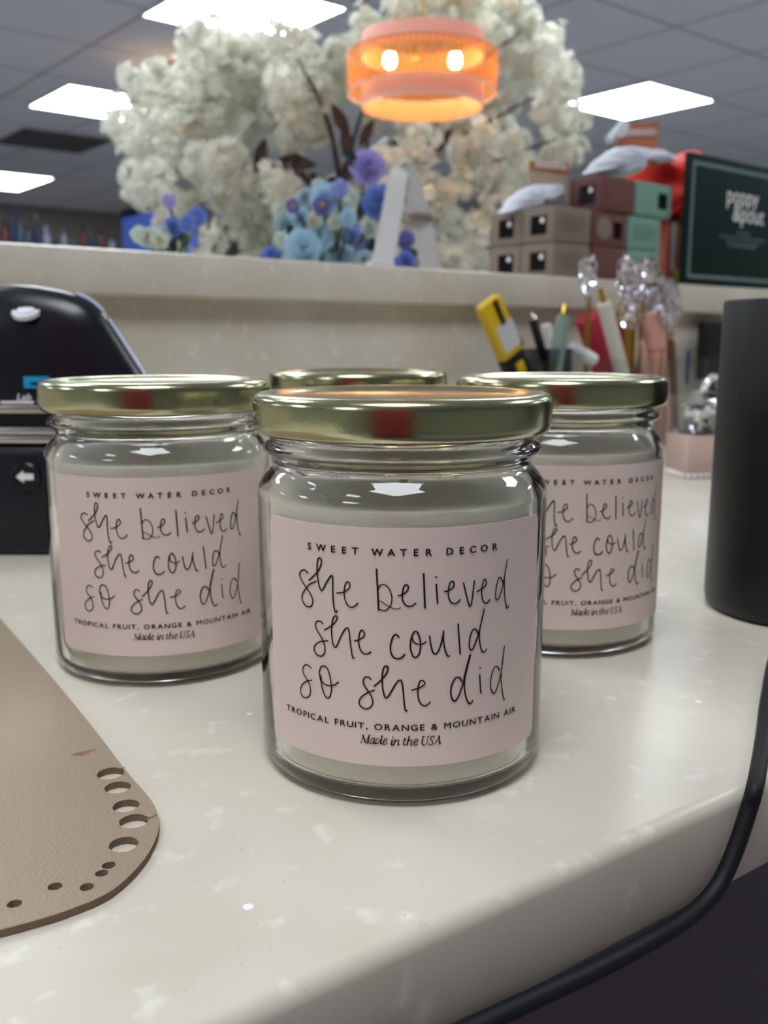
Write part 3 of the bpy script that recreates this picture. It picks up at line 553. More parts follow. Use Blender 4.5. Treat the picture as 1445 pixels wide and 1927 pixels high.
MB().tube([a, a.lerp(b_, .05), a.lerp(b_, .55)], [.004, .0055, .0055], 16).build('barrel', M_GREYL, t, world=True); MB().tube([a.lerp(b_, .55), a.lerp(b_, .95), b_], [.0068, .0068, .005], 16).build('cap', M_WHITE, t, world=True)
a, b_ = stick(1228, 586, 1238, 712); rod('tube', 'dusty pink rounded tube below the clear crystals', 'tube', a, b_, [('cap', 0, .3, .0105, .012, M_PINK), ('body', .3, 1, .0118, .0118, M_PINK)])
a, b_ = stick(1207, 640, 1213, 710); rod('tube', 'slim pale pink tube just left of the dusty pink tube', 'tube', a, b_, [('cap', 0, .3, .004, .005, M_PINK), ('body', .3, 1, .005, .005, M_PINK)])
a, b_ = stick(1187, 620, 1190, 706, -.04); rod('stick', 'thin gold stick between the red marker and the pink tubes', 'stick', a, b_, [('shaft', 0, 1, .0025, .0025, M_GOLDTIP)])
a, b_ = stick(1262, 640, 1267, 800, -.06); rod('stick', 'flat brown wooden stick right of the dusty pink tube', 'stick', a, b_, [('shaft', 0, 1, .0045, .0065, M_BROWN)])
def holder(name, label, u0, u1, w0, w1, h, m, th=.002):
    c = L((u0+u1)/2, (w0+w1)/2, .0006); t = thing(name, label, 'pen holder', c, EANG); a = (u1-u0); d = (w1-w0)
    mb = MB(); mb.box((0, -d/2, h/2), (a, th, h)).box((0, d/2, h/2), (a, th, h)).box((-a/2, 0, h/2), (th, d-th, h)).box((a/2, 0, h/2), (th, d-th, h)).build('walls', m, t, smooth=0)
    MB().box((0, 0, th/2), (a-th, d-th, th)).build('base', m, t, smooth=0)
def uw(x, y=700, w=WP): p = at_w(x, y, w)-A0; return p.dot(E)
holder('pen_holder', 'clear acrylic pen holder around the markers, cream pen and crystals', uw(1046), uw(1256), -.098, -.012, .088, M_ACRYL)
holder('pen_cup', 'smoked grey cup standing left of the sage pen', uw(992), uw(1036), -.075, -.035, .098, M_SMOKE)
# clear crystals on sticks
def crystal_mesh(r, h):
    mb = MB(); n = 6; prof = [(.35*r, 0), (r, h*.35), (.75*r, h*.8), (.05*r, h)]; vs = [(0, 0, 0)]; fs = []
    for q, (rr, z) in enumerate(prof):
        for i in range(n): a = 2*math.pi*(i+.5*(q % 2))/n; vs.append((rr*math.cos(a), rr*math.sin(a), z))
    for i in range(n): fs.append((0, 1+(i+1) % n, 1+i))
    for q in range(3):
        for i in range(n): fs.append((1+q*n+i, 1+q*n+(i+1) % n, 1+(q+1)*n+(i+1) % n, 1+(q+1)*n+i))
    fs.append(tuple(1+3*n+i for i in range(n))); return mb.add(vs, fs)
def crystal_pick(x, ytop, ybot, r, label, lean=0, group=None, w=WP):
    top = at_w(x, ytop, w); bot = at_w(x+lean, ybot, w); h = (top-bot).length
    t = thing('crystal_pick', label, 'crystal', (bot.x, bot.y, 0), 0, group); c = crystal_mesh(r, h).build('crystal', M_CRYSTAL, t, smooth=0)
    c.location = (0, 0, bot.z); c.rotation_euler = Vector((0, 0, 1)).rotation_difference((top-bot).normalized()).to_euler()
    MB().tube([(0, 0, .004), (0, 0, bot.z+.001)], .0012, 8).build('stick', M_GOLDTIP, t)
crystal_pick(1099, 476, 560, .0075, 'pair-blade clear crystal on a thin stick above the crimson marker, left blade', 6)
crystal_pick(1116, 476, 556, .0055, 'pair-blade clear crystal on a thin stick above the crimson marker, right blade', -5)
for x, y0, y1, r, ln in [(q[0], q[1], q[2], q[3]*1.2, q[4]) for q in ((1178, 474, 566, .010, 2), (1196, 498, 580, .010, 0), (1212, 482, 560, .009, -2), (1226, 480, 575, .0085, 0), (1243, 510, 590, .010, -4), (1262, 520, 600, .009, -4), (1272, 545, 610, .007, -6), (1180, 560, 618, .010, 2), (1204, 545, 612, .009, 0), (1247, 560, 622, .008, 0), (1262, 575, 625, .006, -3), (1234, 530, 600, .008, 2), (1188, 520, 600, .007, -2))]:
    crystal_pick(x, y0, y1, r, 'clear crystal on a thin stick in the glittering bunch before the mint boxes', ln, 'bunch of clear crystals', WP+random.uniform(-.02, .015))
# things right of the pen holder
p = at_w(1335, 700, -.005); 
t = thing('card_terminal', 'black flat-screen device standing against the riser under the ledge', 'device', (p.x, p.y, 0), EANG)
zt = at_w(1330, 604, -.005).z; MB().box((.02, 0, zt/2+.03), (.085, .012, zt-.06), 0.003).build('screen', M_MATTE, t); MB().box((.02, 0, .022), (.03, .008, .03), .001).build('neck', M_MATTE, t); MB().box((.02, -.005, .004), (.06, .04, .008), .002).build('foot', M_MATTE, t)
p = at_w(1297, 700, -.085); t = thing('sign_holder', 'clear acrylic card stand with a dark blue strip', 'stand', (p.x, p.y, 0), EANG); zt = at_w(1297, 655, -.085).z
MB().box((.004, 0, zt/2+.001), (.018, .002, zt-.002)).build('panel', M_ACRYL, t, smooth=0); MB().box((-.001, .0018, zt-.02), (.006, .0008, .034)).build('blue_strip', mat('navy_strip', (40, 60, 120), .5), t, smooth=0); MB().box((.004, .006, .001), (.03, .03, .002)).build('foot', M_ACRYL, t, smooth=0)
p = at_z(1297, 822); M_FROST = mat('frosted_plastic', (226, 226, 214), .35, trans=.35)
o = MB().lathe(mm([(0, 0), (9, 0), (11.5, 3), (12, 12), (10.5, 32), (7, 46), (3, 51), (0, 52)]), 32).build('frosted_bottle', M_FROST); o.location = (p.x+.01, p.y+.02, .0); tag(o, 'frosted white rounded bottle standing left of the black tumbler', 'bottle')
p = at_z(1243, 812); t = thing('orange_charm', 'small orange pumpkin-like charm right of the farther label jar', 'charm', (p.x, p.y, 0))
mb = MB(); vs = []; fs = []; n = 32; kk = 12
for i in range(kk+1):
    ph = math.pi*i/kk
    for q in range(n):
        a = 2*math.pi*q/n; r = .0085*math.sin(ph)*(1+.09*math.cos(6*a)); vs.append((r*math.cos(a), r*math.sin(a), .0078-.0075*math.cos(ph)))
for i in range(kk):
    for q in range(n): fs.append((i*n+q, i*n+(q+1) % n, (i+1)*n+(q+1) % n, (i+1)*n+q))
mb.add(vs, fs).build('body', mat('orange_plastic', (240, 160, 30), .35), t); MB().tube([(0, 0, .0148), (.001, 0, .0195)], [.0016, .0011], 8).build('stem', M_BROWN, t)
# tiered pink crystal ornament
c = at_z(1338, 900); t = thing('tiered_ornament', 'pink and clear tiered ornament with beaded foot, left of the black tumbler', 'ornament', (c.x, c.y+.02, 0), R(8))
M_ROSE = mat('rose_acrylic', (244, 216, 208), .15, trans=.6, ior=1.45); k = .7/1800
MB().box((0, 0, .0185), (.048, .04, .029), .0015).build('lower_tier', M_ROSE, t); MB().box((0, 0, .0345), (.04, .034, .002), .0006).build('plate', M_CRYSTAL, t, smooth=0)
MB().box((0, 0, .044), (.026, .026, .017), .002).build('upper_tier', M_CRYSTAL, t, smooth=30); MB().box((0, 0, .0542), (.032, .03, .002), .0006).build('plate', M_CRYSTAL, t, smooth=0)
crystal_mesh(.011, .026).build('point', M_CRYSTAL, t, smooth=0).location = (.004, 0, .0555)
bead = MB().lathe([(0, -.0023), (.0013, -.0019), (.0021, -.0008), (.0021, .0008), (.0013, .0019), (0, .0023)], 12)
proto = None
for i in range(10):
    if proto is None: proto = bead.build('bead', mat('pearl', (240, 232, 232), .15), t, smooth=60); q = proto
    else: q = proto.copy(); COL.objects.link(q)
    q.parent = t; q.location = (-.0225+i*.005, -.0215, .0024)
for i in range(6):
    q = proto.copy(); COL.objects.link(q); q.parent = t; q.location = (-.0255, -.0175+i*.0055, .0024)
MB().box((0, 0, .002), (.046, .038, .004)).build('foot_plate', M_ROSE, t, smooth=0)

# ------------------------------------------------------------------ gift boxes on the raised counter
M_TAUPE = mat('taupe_card', (132, 118, 108), .8); M_MAROON = mat('maroon_card', (108, 66, 65), .8); M_MINT = mat('mint_card', (118, 158, 146), .8); M_HOLE = mat('dark_window', (14, 12, 12), .15)
M_TAUPE2 = mat('taupe_print', (118, 104, 95), .8); M_MAROON2 = mat('maroon_print', (126, 84, 80), .8); M_MINT2 = mat('mint_print', (98, 138, 126), .8)
H = .0372
def gift_box(u0, u1, w0, w1, lay, m, m2, face, label, z0=None, patch=False):
    z = .1703+lay*(H+.0003); t = thing('gift_box', label, 'box', L((u0+u1)/2, (w0+w1)/2, z), EANG, 'small gift boxes stacked on the ledge'); a = u1-u0; d = w1-w0
    MB().box((0, 0, H/2), (a, d, H), .0022, seg=3).build('carton', m, t)
    def plate(nm, side, c0, c1, z0, z1, mm_):
        if side == 'end': MB().box((-a/2-.0002, (c0+c1)/2*d, (z0+z1)/2*H), (.0006, (c1-c0)*d, (z1-z0)*H)).build(nm, mm_, t, smooth=0)
        else: MB().box(((c0+c1)/2*a, -d/2-.0002, (z0+z1)/2*H), ((c1-c0)*a, .0006, (z1-z0)*H)).build(nm, mm_, t, smooth=0)
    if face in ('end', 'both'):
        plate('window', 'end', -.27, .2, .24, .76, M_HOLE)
        q = MB().lathe([(0, -.0034), (.0024, -.0024), (.0034, 0), (.0024, .0024), (0, .0034)], 16).build('window_highlight', M_WHITE, t); q.location = (-a/2-.0004, -.14*d, .62*H); q.scale = (.15, 1, 1)  # flattened white ball modelled as the bright glint on the window
    if face == 'front': plate('window', 'front', .1, .34, .26, .72, M_HOLE)
    if face in ('end', 'text', 'both'):
        mb = MB()
        for k, (x0, x1, zz) in enumerate(((-.34, .3, .70), (-.34, .34, .58), (-.3, .34, .46), (-.34, .2, .34))): mb.box(((x0+x1)/2*a, -d/2-.0001, zz*H), ((x1-x0)*a, .0006, .055*H))
        mb.build('print', m2, t, smooth=0)
    if patch: MB().lathe([(0, 0), (.011, 0), (.0125, -.0002), (0, -.0004)], 32, Matrix.Translation((-.2*a, -d/2-.0004, .52*H)) @ Matrix.Rotation(R(-90), 4, 'X')).build('round_sticker', M_TAUPE, t)
W0, W1, W2 = .03, .077, .124
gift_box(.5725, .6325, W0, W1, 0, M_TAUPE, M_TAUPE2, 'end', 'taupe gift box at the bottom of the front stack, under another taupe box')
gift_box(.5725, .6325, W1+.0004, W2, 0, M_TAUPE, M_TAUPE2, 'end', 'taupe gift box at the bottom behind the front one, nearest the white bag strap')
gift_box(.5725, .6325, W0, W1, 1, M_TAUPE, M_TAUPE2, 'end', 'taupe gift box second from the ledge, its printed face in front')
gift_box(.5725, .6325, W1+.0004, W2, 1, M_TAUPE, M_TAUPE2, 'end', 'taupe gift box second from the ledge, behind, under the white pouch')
gift_box(.6365, .6945, W0, W1, 0, M_MAROON, M_MAROON2, 'text', 'maroon gift box on the ledge at the bottom of its column')
gift_box(.6365, .6945, W0, W1, 1, M_MAROON, M_MAROON2, 'front', 'maroon gift box in the middle with taupe round sticker and a window', patch=True)
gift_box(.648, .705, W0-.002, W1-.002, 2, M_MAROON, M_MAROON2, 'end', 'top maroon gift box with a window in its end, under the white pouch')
gift_box(.6365, .6945, W1+.0004, W2, 0, M_MAROON, M_MAROON2, 'none', 'maroon gift box hidden at the back bottom of the stack')
gift_box(.6365, .6945, W1+.0004, W2, 1, M_MAROON, M_MAROON2, 'none', 'maroon gift box hidden at the back in the middle layer')
gift_box(.698, .759, W0, W1, 0, M_MINT, M_MINT2, 'text', 'mint gift box on the ledge behind the clear crystals')
gift_box(.698, .759, W0, W1, 1, M_MINT, M_MINT2, 'text', 'mint gift box in the middle with printed lines')
gift_box(.7065, .776, W0-.002, W1-.002, 2, M_MINT, M_MINT2, 'front', 'top mint gift box with a dark window, before the red bag')
# white pouches with orange header cards
M_POUCH = mat('white_pouch', (230, 233, 248), .5); M_SLEEVE = cloth('misty_sleeve', (176, 182, 180), .5, clear=.45); M_ORANGE = mat('orange_card', (190, 110, 74), .7)
def blob(pts, th, name, m, parent, sub=2):
    """soft cushion: outline in a vertical plane, inflated"""
    P = spline(pts+[pts[0]], 4)[:-1]; c = sum(P, Vector())/len(P); mb = MB(); n = len(P); rings = []
    for s, k in ((1, 0), (.93, .45), (.75, .8), (.45, 1)): rings.append((s, k))
    idx = {}
    for sgn in (-1, 1):
        for q, (s, k) in enumerate(rings):
            if q == 0 and sgn == 1: continue
            idx[(sgn, q)] = len(mb.v); mb.add([c+(p-c)*s+N*(sgn*k*th/2*(1+.18*math.sin(i*1.7+q))) for i, p in enumerate(P)], [])
    for sgn in (-1, 1):
        for q in range(3):
            a = idx[(-1, 0)] if q == 0 else idx[(sgn, q)]; b_ = idx[(sgn, q+1)]
            for i in range(n):
                f = (a+i, a+(i+1) % n, b_+(i+1) % n, b_+i); mb.f.append(f if sgn < 0 else f[::-1]); mb.m.append(0)
        k = len(mb.v); mb.v.append(c+N*(sgn*th/2*1.05)); a = idx[(sgn, 3)]
        for i in range(n): f = (a+i, a+(i+1) % n, k); mb.f.append(f if sgn < 0 else f[::-1]); mb.m.append(0)
    return mb.build(name, m, parent, world=True, smooth=70)
def pouch(label, out, card, w, th, tails=(), base=None):
    P = [at_w(x, y, w) for x, y in out]; b0 = min(P, key=lambda p: p.z); t = thing('header_pouch', label, 'pouch', (sum(p.x for p in P)/len(P), sum(p.y for p in P)/len(P), b0.z))
    blob(P, th, 'pouch', M_POUCH, t)
    Q = [at_w(x, y, w+.004) for x, y in card]; hc = MB().prism(Q, N*.0012).build('header_card', M_ORANGE, t, world=True, smooth=0)
    mb = MB(); a, b_ = Q[0].lerp(Q[3], .35), Q[1].lerp(Q[2], .35); n = 90
    mb.tube([a.lerp(b_, .1+.8*i/n+.02*math.cos(i*.9))-N*.0016+UP*(.0035*math.sin(i*.9)) for i in range(n+1)], .0007, 5)
    o = mb.build('lettering', M_WHITE, t, world=True)
    c = [P[0].lerp(P[len(P)//2], .35), P[len(P)//2], Q[2].lerp(Q[1], .1), Q[3].lerp(Q[0], .1)]; lowz = min(p.z for p in P)
    zz = (max(p.z for p in P)-lowz)*.55+lowz; q2, q3 = Q[2], Q[3]
    MB().prism([q3, q2, Vector((q2.x, q2.y, zz)), Vector((q3.x, q3.y, zz))], N*.0015).build('clear_sleeve', M_SLEEVE, t, world=True, smooth=0)
    for tl in tails: MB().tube([at_w(x, y, w-.004) for x, y in tl], .0042, 10).build('ribbon_end', M_POUCH, t, world=True)
pouch('white pouch with orange header card lying on top of the maroon box', [(1098, 328), (1118, 304), (1150, 282), (1180, 275), (1215, 280), (1246, 284), (1270, 300), (1262, 306), (1225, 300), (1200, 303), (1192, 328), (1150, 332)], [(1168, 234), (1240, 229), (1237, 284), (1160, 280)], .062, .03, [[(1145, 264), (1158, 248), (1172, 232)], [(1168, 254), (1178, 234)]])
pouch('white pouch with orange header card lying on the taupe boxes', [(940, 402), (962, 372), (990, 352), (1022, 347), (1056, 350), (1058, 380), (1040, 386), (1005, 392), (970, 400)], [(997, 302), (1072, 306), (1070, 330), (997, 320)], .09, .026)
# red package behind the boxes
P = [at_w(x, y, .1) for x, y in ((1198, 294), (1230, 303), (1262, 300), (1302, 290), (1300, 410), (1262, 424), (1228, 412), (1202, 420))]; b0 = L(.84, .1, .171)
t = thing('red_bag', 'bright red cloth bag on a striped package behind the mint boxes', 'bag', (b0.x, b0.y, .1705)); blob(P, .075, 'cloth', mat('bright_red', (240, 54, 46), .7), t)
P = [at_w(1242, 400, .085), at_w(1288, 400, .085)]; M_STR = mat('brick_red_card', (168, 84, 70), .6)
a = at_w(1240, 520, .085); b_ = at_w(1300, 520, .085); zt = at_w(1260, 412, .085).z
t2 = thing('striped_package', 'red and white package with yellow foot between the mint boxes and the green sign', 'package', L((a-A0).dot(E)/2+(b_-A0).dot(E)/2, .085, .1703), EANG); wd = (b_-a).length; hh = zt-.1703
MB().box((0, 0, hh/2), (wd, .02, hh), .001).build('carton', M_STR, t2)
for x in (-.32, .05, .22): MB().box((x*wd, -.0103, hh*.6), (.12*wd, .0008, hh*.7)).build('stripe', M_GREYL, t2, smooth=0)
MB().box((.1*wd, -.0105, hh*.15), (.7*wd, .0012, hh*.28)).build('yellow_panel', mat('mustard', (190, 176, 60), .6), t2, smooth=0)
# green counter sign
def sign():
    u0 = .7855; u1 = 1.03; z0 = .1705; z1 = .3205; wd = u1-u0; hh = z1-z0; t = thing('counter_sign', 'dark green framed counter sign with white lettering on the raised counter', 'sign', L((u0+u1)/2, .018, z0), EANG)
    MB().box((0, 0, hh/2), (wd, .006, hh), .0008).build('board', mat('dark_green', (12, 36, 35), .7, spec=.2), t)
    M_LINE = mat('grey_green_print', (98, 122, 120), .6); mb = MB(); i0 = .0085; lw = .0045; y = -.0032
    for sx in (-1, 1): mb.box((sx*(wd/2-i0-lw/2), y, hh/2), (lw, .0006, hh-2*i0))
    for zc in (i0+lw/2, hh-i0-lw/2): mb.box((0, y, zc), (wd-2*i0-2*lw, .0006, lw))
    mb.build('border_line', M_LINE, t, smooth=0)
    mb = MB()
    for s, x, z, k in (('poppy', -.004, .1005, .029), ('&pout', .012, .080, .029)):
        vs, fs = text_mesh(s, 1, 1.0, bold=.006); mb.add([(x+v.x*k, y-.0003, z+v.y*k) for v in vs], fs)
    mb.build('lettering', M_WHITE, t, smooth=0)
    mb = MB()
    for z, x0, x1 in ((.0665, -.012, .018), (.0605, -.05, .05), (.0545, -.035, .035), (.0505, -.03, .03)):
        x = x0
        while x < x1: l = random.uniform(.004, .011); mb.box((min(x+l/2, x1), y-.0001, z), (l, .0006, .0017)); x += l+.0018
    mb.build('small_print', M_LINE, t, smooth=0)
    MB().prism([(x, .003, z) if False else (0, yy, z) for x, yy, z in ((0, .0032, .01), (0, .0032, .1), (0, .05, .0))], (.004, 0, 0)).build('easel_back', M_MATTE, t, smooth=0)
sign()
# white bag strap standing as an inverted V
M_STRAP = mat('white_leather', (200, 197, 198), .5); M_STITCH = mat('brown_loop', (128, 108, 98), .6)
def strap():
    w = .05; path = [at_w(x, y, w+dw) for x, y, dw in ((716, 512, 0), (727, 460, 0), (738, 400, 0), (747, 345, 0), (753, 325, 0), (760, 318, -.001), (768, 326, -.002), (779, 360, -.004), (790, 402, -.006), (800, 450, -.008), (812, 512, -.01))]
    P = spline(path, 5); t = thing('bag_strap', 'white leather bag strap standing as an inverted V beside the blue flowers', 'strap', (P[0].lerp(P[-1], .5).x, P[0].lerp(P[-1], .5).y, .1703)); mb = MB(); n = len(P)
    for i, p in enumerate(P):
        d = (P[min(i+1, n-1)]-P[max(i-1, 0)]).normalized(); q = d.cross(N).normalized(); f = i/(n-1); wv = (q*.55+N*.83).normalized() if f < .45 else (q*.9-N*.43).normalized()
        wv = (wv-d*wv.dot(d)).normalized(); nn = d.cross(wv); hw = (.0085 if f < .45 else .0078)*(1+.5*abs(f-.5)); mb.add([p+wv*hw+nn*.0013, p-wv*hw+nn*.0013, p-wv*hw-nn*.0013, p+wv*hw-nn*.0013], [])
        if i:
            for k in range(4): mb.f.append((4*i-4+k, 4*i-4+(k+1) % 4, 4*i+(k+1) % 4, 4*i+k)); mb.m.append(0)
    mb.f += [(3, 2, 1, 0), (4*n-4, 4*n-3, 4*n-2, 4*n-1)]; mb.m += [0, 0]; mb.build('strap', M_STRAP, t, world=True, smooth=50)
    p = at_w(792, 408, w-.008); MB().box(p, (.021, .011, .006), .001, rot=axes(E, N)).build('loop', M_STITCH, t, world=True)
    p = at_w(715, 497, w-.02); MB().box(p+UP*-.004, (.026, .012, .012), .002, rot=axes(E, N)).build('tab', M_STRAP, t, world=True)
strap()

# ------------------------------------------------------------------ blue bouquet
def petal_flower(mb, rad, layers, cup, rnd):
    for li in range(layers):
        n = 4+li; f = (li+1)/layers; rr = rad*f
        for k in range(n):
            a = 2*math.pi*(k+.5*(li % 2))/n+rnd.uniform(-.15, .15); wd = 2.5*math.pi/n; rows = 5; cols = 5; vs = []; fs = []
            for i in range(rows):
                t = i/(rows-1); r = rr*(.12+.88*t**.8); z = rad*(.85*(1-f)+.25)*math.sin(t*math.pi*.52)*cup*(1.15-.45*f) - rad*.25*f*max(0, t-.75)*4*f
                for j in range(cols):
                    s = j/(cols-1)*2-1; aw = wd*(.35+.65*math.sin(min(1, t*1.1)*math.pi*.55)); rj = r*(1-.16*s*s*t); x = a+s*aw*.5
                    vs.append((rj*math.cos(x), rj*math.sin(x), z+rad*.05*(1-s*s)*-1+rad*.04*math.sin(5*s+k)))
            for i in range(rows-1):
                for j in range(cols-1): fs.append((i*cols+j, i*cols+j+1, (i+1)*cols+j+1, (i+1)*cols+j))
            mb.add(vs, fs)
FL = {'sky': cloth('sky_blue_petal', (170, 204, 226), .3), 'peri': cloth('periwinkle_petal', (150, 164, 220), .3), 'royal': cloth('royal_blue_petal', (108, 130, 204), .3), 'lav': cloth('lavender_petal', (168, 156, 218), .3), 'pale': cloth('pale_green_petal', (196, 208, 200), .3), 'teal': cloth('teal_petal', (164, 186, 194), .3), 'purple': cloth('purple_petal', (118, 114, 180), .3)}
M_LEAF = mat('dark_leaf', (44, 74, 56), .5); M_CENTRE = mat('ochre_centre', (190, 150, 50), .7); M_STEM = mat('green_stem', (70, 90, 60), .6)
def bouquet(label, blooms, leaves, foot, w=.12):
    p0 = at_w(foot[0], foot[1], w); t = thing('flower_bouquet', label, 'bouquet', (p0.x, p0.y, .1705)); rnd = random.Random(5)
    for x, y, r, c, ctr in blooms:
        p = at_w(x, y, w+rnd.uniform(-.03, .04)); d = (p-EYE).length; rad = 1.12*r*d/FPX; p.z = max(p.z, .1715+rad*1.0); mb = MB(); petal_flower(mb, rad, 4 if r > 16 else 2, 1.0 if r > 16 else .5, rnd)
        o = mb.build('bloom', FL[c], t, smooth=80); o.location = p-t.location; nrm = ((EYE-p).normalized()+Vector((rnd.uniform(-.4, .4), rnd.uniform(-.2, .1), rnd.uniform(-.1, .45)))).normalized()
        o.rotation_euler = Vector((0, 0, 1)).rotation_difference(nrm).to_euler()
        if ctr: MB().lathe([(0, rad*.45), (rad*.2, rad*.4), (rad*.28, rad*.2), (rad*.2, 0)], 12).build('flower_centre', M_CENTRE, o)
        q = p-t.location; s = Vector((q.x*.25, q.y*.25+.02, .004)); MB().tube(spline([q+Vector((0, .006, -.002)), q.lerp(s, .5)+Vector((0, .01, .004)), s], 4), .0014, 6).build('stem', M_STEM, t)
    for x, y, l, ang in leaves:
        p = at_w(x, y, w+.02); p.z = max(p.z, .172+l*.94/FPX*.55); p = p-t.location; mb = MB(); vs = []; fs = []; ll = l*.94/FPX; n = 7; ax = E*math.cos(R(ang))+UP*math.sin(R(ang))-N*.3; ax.normalize(); sd = ax.cross(N).normalized()
        for i in range(n):
            s = i/(n-1); hw = ll*.28*math.sin(math.pi*min(.98, s*.92+.06)); c = p+ax*(s-.5)*ll-N*.1*ll*math.sin(s*3); vs += [c+sd*hw-N*.004, c, c-sd*hw-N*.004]
        for i in range(n-1): k = 3*i; fs += [(k, k+1, k+4, k+3), (k+1, k+2, k+5, k+4)]
        mb.add(vs, fs).build('leaf', M_LEAF, t, smooth=60)
bouquet('bouquet of sky blue and periwinkle silk roses on the raised counter', [(588, 448, 36, 'sky', 0), (570, 484, 32, 'sky', 0), (665, 447, 28, 'peri', 0), (714, 380, 30, 'royal', 0), (692, 314, 30, 'lav', 0), (612, 372, 26, 'sky', 0), (606, 386, 16, 'purple', 1), (566, 408, 18, 'sky', 0), (645, 388, 17, 'pale', 0), (552, 388, 13, 'purple', 1), (510, 482, 19, 'royal', 0), (640, 494, 26, 'sky', 0), (607, 500, 22, 'teal', 0), (626, 468, 20, 'teal', 0), (630, 418, 13, 'pale', 1), (536, 425, 20, 'teal', 0), (545, 450, 16, 'sky', 0), (698, 428, 18, 'pale', 0), (662, 372, 15, 'pale', 0), (590, 415, 16, 'pale', 1), (540, 470, 14, 'teal', 0), (686, 490, 18, 'teal', 0), (528, 398, 14, 'pale', 0), (575, 372, 18, 'teal', 0), (640, 355, 16, 'peri', 0), (548, 492, 18, 'pale', 0), (655, 410, 16, 'sky', 0), (528, 452, 15, 'pale', 0), (600, 350, 13, 'pale', 0)],
        [(675, 395, 44, 80), (680, 488, 46, 60), (555, 462, 40, 120), (603, 482, 36, 40), (690, 460, 40, 75), (620, 345, 40, 20), (640, 345, 44, 140), (655, 300, 50, 160), (540, 440, 36, 100), (700, 480, 40, 110)], (630, 505))
bouquet('low posy with blue blossoms left of the blossom tree, before the blue board', [(325, 428, 17, 'royal', 0), (352, 420, 15, 'royal', 0), (372, 407, 16, 'royal', 0), (317, 378, 12, 'lav', 0), (278, 446, 18, 'pale', 1), (300, 452, 16, 'pale', 1), (310, 440, 14, 'teal', 0), (262, 440, 15, 'pale', 0)], [(335, 436, 34, 60), (340, 448, 34, 110), (300, 466, 36, 20), (318, 460, 34, 150)], (315, 480), .1)
bouquet('few purple and royal blue blossoms seen between the legs of the white strap', [(762, 452, 17, 'purple', 0), (764, 492, 18, 'royal', 0), (748, 498, 15, 'royal', 0), (812, 440, 9, 'sky', 0)], [(762, 475, 30, 30), (775, 480, 30, 120)], (765, 508), .16)

# ------------------------------------------------------------------ white blossom tree
M_PETAL = cloth('white_petal', (227, 228, 220), .4, rgb2=(232, 230, 218)); M_BARK = mat('dark_bark', (62, 48, 44), .8)
def cluster_mesh(seed, nfl=34):
    rnd = random.Random(seed); mb = MB()
    for k in range(nfl):
        d = Vector((rnd.gauss(0, 1), rnd.gauss(0, 1), rnd.gauss(0, 1))).normalized(); c = d*rnd.uniform(.55, 1)*.044; c.z *= .85
        Mx = Vector((0, 0, 1)).rotation_difference((d+Vector((rnd.uniform(-.5, .5), rnd.uniform(-.5, .5), rnd.uniform(-.5, .5)))).normalized()).to_matrix().to_4x4(); Mx = Matrix.Translation(c) @ Mx; s = rnd.uniform(.011, .0165)
        for i in range(5):
            a = 2*math.pi*i/5+rnd.uniform(-.1, .1); vs = []
            for r, w_, z in ((.1, .06, 0), (.5, .36, .22), (.9, .42, .34), (1.08, .16, .3)):
                for sg in (-1, 1): vs.append((s*(r*math.cos(a)-sg*w_*math.sin(a)), s*(r*math.sin(a)+sg*w_*math.cos(a)), s*(z+.12*rnd.random())))
            mb.add(vs, [(0, 1, 3, 2), (2, 3, 5, 4), (4, 5, 7, 6)], Mx)
    return mb
POLY = [(205, 235), (228, 152), (335, 148), (340, 70), (375, 52), (425, 62), (520, 60), (560, 70), (640, 75), (690, 30), (760, 0), (780, -40), (900, -40), (985, -25), (1000, 25), (1052, 60), (1045, 110), (1000, 140), (1080, 138), (1082, 175), (1045, 200), (1100, 218), (1098, 285), (1040, 325), (985, 345), (955, 390), (930, 440), (905, 520), (760, 525), (480, 515), (300, 470), (300, 420), (335, 385), (290, 375), (245, 372), (232, 335), (285, 330), (228, 290)]
def inp(x, y, P):
    c = False; j = len(P)-1
    for i in range(len(P)):
        if (P[i][1] > y) != (P[j][1] > y) and x < (P[j][0]-P[i][0])*(y-P[i][1])/(P[j][1]-P[i][1])+P[i][0]: c = not c
        j = i
    return c
HOLES = [(490, 292, 26), (565, 308, 30), (652, 268, 30), (640, 225, 20), (690, 262, 24), (655, 318, 30), (598, 345, 18), (985, 160, 20), (1000, 260, 12), (815, 300, 16), (240, 350, 10), (835, 262, 18), (880, 380, 18)]
